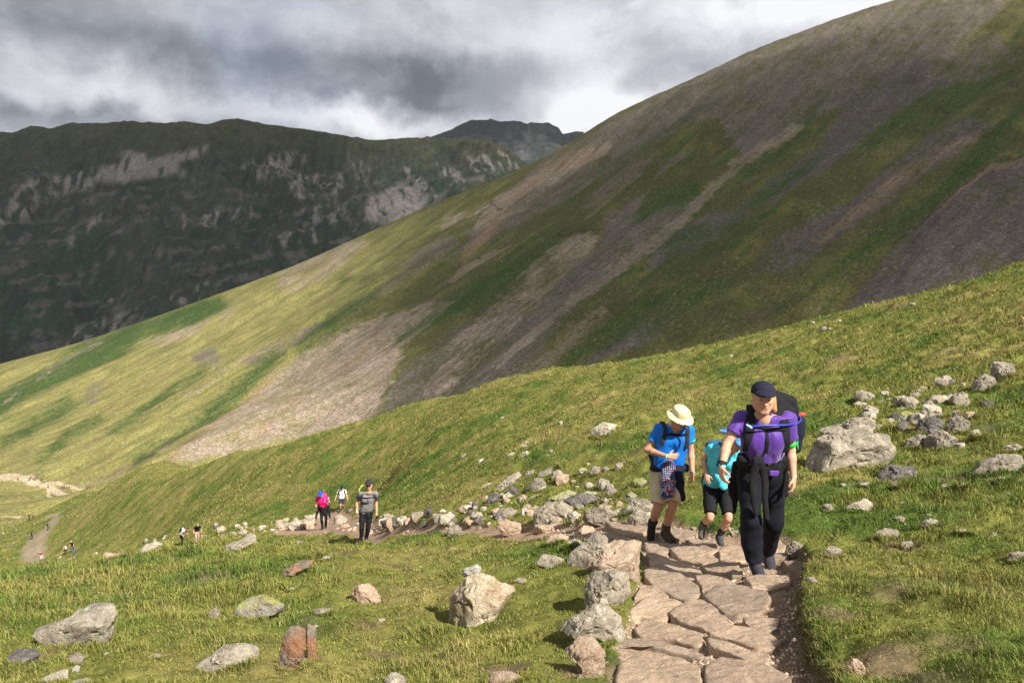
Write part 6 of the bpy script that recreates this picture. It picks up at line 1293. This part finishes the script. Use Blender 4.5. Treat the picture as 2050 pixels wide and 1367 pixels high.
def pink_woman():
    f = Fig(649, 1058, 'woman in hot pink top and blue cap walking with two poles, head bowed', .98, .013, (0.55, .29, .19)); z = lambda x, y, d=0.0: zpt(Z2, f, x, y, d); f.hs = 1.05; J = f.J
    J.update(pel=z(580, 650, .12), chest=z(560, 520, -.05), neck=z(545, 455, -.12), shR=z(480, 480, -.05), shL=z(635, 475, -.05), elR=z(450, 560, .08), elL=z(672, 545, .05), wrR=z(455, 655, -.1), wrL=z(655, 560, -.25), haR=z(455, 690, -.13), haL=z(660, 590, -.3),
             hipR=z(545, 690, .12), hipL=z(615, 690, .12), knR=z(545, 860, -.06), knL=z(620, 850, .06), anR=z(560, 985, .05), anL=z(615, 970, .25), toR=z(560, 985, .05) + A3(0, -.17, -.03), toL=z(615, 970, .25) + A3(.02, -.17, -.03), head=z(532, 425, -.24), face=A3(.05, -.8, -.6))
    for q, s_ in (('R', 1), ('L', -1)): J['pn' + q] = A3(s_, .3, 0); J['th' + q] = A3(.1 * s_, -1, 0); J['curl' + q] = 1.0
    f.body(female=True); f.shirt(cloth('hot_pink_jersey', (.80, .012, .16)), .6, .018, J['pel'] + A3(0, 0, .05), .05, 0, True, seed=61)
    f.trousers(M_black, 1.96, .008, .004, seed=63, name='leggings'); f.boot('R', M_black); f.boot('L', M_black); f.cap(cloth('royal_blue_cap', (.015, .07, .62)), lift=.01)
    f.blob('hair', mat_hair('fair_hair', (.3, .18, .08)), [('e', f.hp(-.03, 0, .02), A3(.085, .083, .09))], h=.01)
    f.blob('tied_jacket', M_black, [('c', z(520, 610, .1), z(640, 605, .1), .11, .11, .03), ('c', z(500, 640, .12), z(445, 830, .12), .08, .035, .03), ('c', z(655, 640, .12), z(690, 830, .12), .08, .03, .03), ('c', z(560, 640, .02), z(590, 740, .02), .11, .10, .03)], fold=.015)
    b = tag(empty('rucksack', f.o), 'pink and red small rucksack on the woman in hot pink', 'rucksack'); f.blob('pack_body', cloth('coral_fabric', (.75, .05, .10)), [('e', z(570, 470, .15), A3(.15, .10, .2), None, .02, 4.0)], parent=b); P2 = [z(615, y) for y in (470, 500, 540)]; strap_front(f, b, cloth('magenta_strap', (.55, .1, .5)), [p[0] for p in P2], [p[2] for p in P2], .05, [(z(612, 440, .1), (0, .4, 1)), (z(610, 440, -.05), (0, 0, 1))])
    f.blob('armband', cloth('pale_green_band', (.5, .75, .4)), [('e', z(655, 490, -.05), A3(.06, .06, .04))], h=.01)
    pole(f, z(455, 680, -.15), z(432, 940, -.25), 'walking pole in the right hand of the woman in hot pink'); pole(f, z(660, 575, -.3), z(715, 740, -.35), 'walking pole in the left hand of the woman in hot pink')
pink_woman()
def white_hiker():
    f = Fig(682, 1022, 'hiker in white t-shirt, navy cap and dark shorts behind the woman in pink', 1.0, .015, (.58, .32, .22), at=stand(682, 1022, 45, 55)); z = lambda x, y, d=0.0: zpt(Z2, f, x, y, d); f.hs = 1.05; J = f.J
    J.update(pel=z(885, 490, .1), chest=z(890, 400, 0), neck=z(892, 345, -.06), shR=z(845, 355, 0), shL=z(945, 355, 0), elR=z(805, 430, .05), elL=z(970, 430, .05), wrR=z(772, 520, -.05), wrL=z(992, 495, -.08), haR=z(766, 560, -.08), haL=z(1000, 520, -.1),
             hipR=z(858, 500, .1), hipL=z(915, 500, .1), knR=z(872, 600, -.08), knL=z(908, 600, .05), anR=z(862, 680, .05), anL=z(890, 660, .35), toR=z(862, 680, .05) + A3(.02, -.17, -.03), toL=z(890, 660, .35) + A3(0, -.14, -.1), head=z(897, 305, -.14), face=A3(0, -.85, -.5))
    for q, s_ in (('R', 1), ('L', -1)): J['pn' + q] = A3(s_, .3, 0); J['th' + q] = A3(.1 * s_, -1, 0)
    f.body(); f.shirt(M_white, .6, .02, J['pel'] + A3(0, 0, .0), .05, 0, seed=71); f.trousers(cloth('slate_shorts', (.03, .035, .06)), .85, .03, .01, name='shorts', seed=73); f.boot('R', M_char); f.boot('L', M_char); f.cap(M_navy)
    b = tag(empty('rucksack', f.o), 'black daypack on the hiker in white', 'rucksack'); f.blob('pack_body', M_black, [('e', z(890, 400, .2), A3(.15, .1, .22), None, .02, 4.0)], parent=b)
    for x in (850, 945):
        P2 = [z(x, y) for y in (360, 395, 425)]; strap_front(f, b, M_black, [p[0] for p in P2], [p[2] for p in P2], .08, [(z(x, 345, .12), (0, .4, 1)), (z(x, 338, .0), (0, 0, 1))], t=.03)
white_hiker()

# ------------------------------------------------------------------ distant walkers
def mat_far_person():
    return mat_vcol('distant_clothing', .9, ((30, .1),), 0, 0, .1)
M_fp = mat_far_person()
def walker(px, py, H, label, top, bot, hat=(.03, .03, .04), bend=0.2, group=None, at=None, h=.035, stride=.25, pack=None, side=1, skin=(.5, .28, .19), turn=0.0):
    o = hit(px, py) if at is None else at; k = H / 1.72; S = SDF((-.6, -.6, -.05), (.6, .6, 1.95), h); c = math.cos(turn); s_ = math.sin(turn)
    rt = lambda x, y, z: A3(c * x - s_ * y, s_ * x + c * y, z) * k; b = bend; pel = rt(0, .05, .92); ch = rt(0, .05 - b * .6, 1.30 - b * .1); nk = rt(0, .02 - b * .85, 1.46 - b * .2); hd = rt(0, -.03 - b * 1.15, 1.62 - b * .3)
    fl = rt(-.09, -stride * .5, .04); fr = rt(.09, stride * .6, .04); kl = rt(-.1, -stride * .5 - .05, .50); kr = rt(.1, stride * .1, .48); el = [rt(q * .27, .06 - b * .6, 1.12) for q in (-1, 1)]; ha = [rt(q * .26, -.12 - b * .6, .88) for q in (-1, 1)]
    for q in (-1, 1):
        sh = nk + rt(q * .19, 0, -.06); S.cone(pel + rt(q * .06, 0, 0), ch + rt(q * .07, 0, 0), .115 * k, .115 * k, .05); S.cone(ch, sh, .10 * k, .06 * k, .04); i = 0 if q < 0 else 1; S.cone(sh, el[i], .06 * k, .045 * k, .02); S.cone(el[i], ha[i], .045 * k, .04 * k, .02)
    for hp_, kn, ft in ((rt(-.08, .05, .9), kl, fl), (rt(.08, .05, .9), kr, fr)):
        S.cone(hp_, kn, .10 * k, .07 * k, .03); S.cone(kn, ft, .065 * k, .045 * k, .03); S.cone(ft, ft + rt(0, -.15, 0), .045 * k, .04 * k, .02)
    S.cone(nk, hd, .065 * k, .06 * k, .03); S.ell(hd, A3(.095, .11, .125) * k, k=.02); S.ell(hd + rt(0, -.06, .05), A3(.10, .12, .04) * k, k=.01)
    if pack: S.ell(ch + rt(0, .2, .02), A3(.17, .12, .25) * k, k=.02, power=3)
    def col(V):
        zq = V[:, 2] / k; c_ = np.tile(A3(bot), (len(V), 1)); lim = .93; c_[zq > lim] = top; arm = (np.abs(c * V[:, 0] + s_ * V[:, 1]) > .2 * k) & (zq < 1.22) & (zq > .75); c_[arm] = skin
        dh = np.linalg.norm(V - hd, axis=1) < .2 * k; c_[dh & (V[:, 2] > nk[2])] = skin; c_[dh & (V[:, 2] > hd[2] + .03 * k)] = hat; c_[zq < .12] = (.03, .03, .03)
        if pack: c_[(np.linalg.norm((V - ch - rt(0, .24, .02)) / A3(.2, .16, .3), axis=1) < k) & (zq > .95)] = pack
        return c_
    V, Q = S.mesh(); return tag(mesh_np('person', V, Q, M_fp, col(V), loc=o), label, 'person', group)
DK = (.02, .02, .025)
walker(364, 1092, 1.7, 'walker in white top with dark pack, left of two half hidden by the rubble edge', (.6, .6, .65), DK, DK, .5, pack=DK, turn=1.2)
walker(395, 1087, 1.75, 'walker in black t-shirt bending forward, right of two half hidden by the rubble edge', DK, (.45, .28, .22), (.3, .28, .22), .4, turn=.5)
walker(131.5, 1110, 1.65, 'walker in white and black, left of the cluster of three by the low knoll', (.6, .63, .62), DK, DK, .2)
walker(145, 1104, 1.75, 'walker in black with pale hat, uppermost of the cluster of three by the low knoll', DK, DK, (.5, .5, .35), .2)
walker(149, 1110, 1.5, 'walker in blue crouching low, right of the cluster of three by the low knoll', (.06, .12, .45), (.06, .1, .3), (.25, .2, .15), .6)
walker(84, 1121, 1.6, 'walker in red and white at the foot of the low earth path', (.6, .08, .08), (.55, .5, .5), (.6, .55, .55), .4)
walker(64.5, 1079, 1.7, 'dark walker at the top of the low earth path', (.06, .03, .03), DK, DK, .3)
walker(97, 1061, 1.6, 'dark walker on the bend of the low path below the pale slab of track', DK, (.05, .04, .04), DK, .6)
walker(59, 1042, 1.75, 'dark walker, left of two far down the spur', DK, DK, DK, .2)
walker(67, 1039, 1.7, 'ochre dressed walker, right of two far down the spur', (.3, .22, .08), DK, (.3, .25, .1), .2)
g9 = np.random.default_rng(4); FAR = []
for k, (px, py) in enumerate([(36, 962), (59, 963), (62, 961), (66, 960), (69, 963), (72, 961), (76, 962), (83, 964), (97, 978), (124, 980), (127, 979), (130, 978), (134, 979), (139, 978), (174, 978), (179, 977)]):
    t = [(.35, .12, .10), (.25, .08, .06), (.1, .08, .09), (.45, .35, .3), (.2, .15, .2)][k % 5]
    cl = 'walker on the pale valley path at the foot of the scree hillside' if k not in (0, 14, 15) else ('lone walker at the far left end of the pale valley path' if k == 0 else 'walker of the pair at the right end of the pale valley path')
    walker(px, py, 1.7 * g9.uniform(.9, 1.08), cl, t, DK, (.15, .1, .08), .2, 'walkers on the pale valley path', at=hhit(px, py) + A3(0, 0, -.05), h=.06)

# ------------------------------------------------------------------ the air between here and the far fells
def haze():
    x0, x1, y0, y1, z0, z1 = -4200, 1500, -20, 4600, -320, 800
    V = [(x, y, z) for z in (z0, z1) for y in (y0, y1) for x in (x0, x1)]
    F = [(0, 2, 3, 1), (4, 5, 7, 6), (0, 1, 5, 4), (2, 6, 7, 3), (0, 4, 6, 2), (1, 3, 7, 5)]
    m = bpy.data.materials.new('haze'); m.use_nodes = True; g = NT(m.node_tree)
    v = g.n('ShaderNodeVolumePrincipled', i={'Color': (0.80, 0.88, 1.0, 1), 'Density': 0.000032, 'Anisotropy': 0.0})
    o = g.n('ShaderNodeOutputMaterial'); g.link(v.outputs[0], o.inputs['Volume'])
    tag(mesh_np('haze', V, F, m, smooth=False), kind='stuff')
haze()
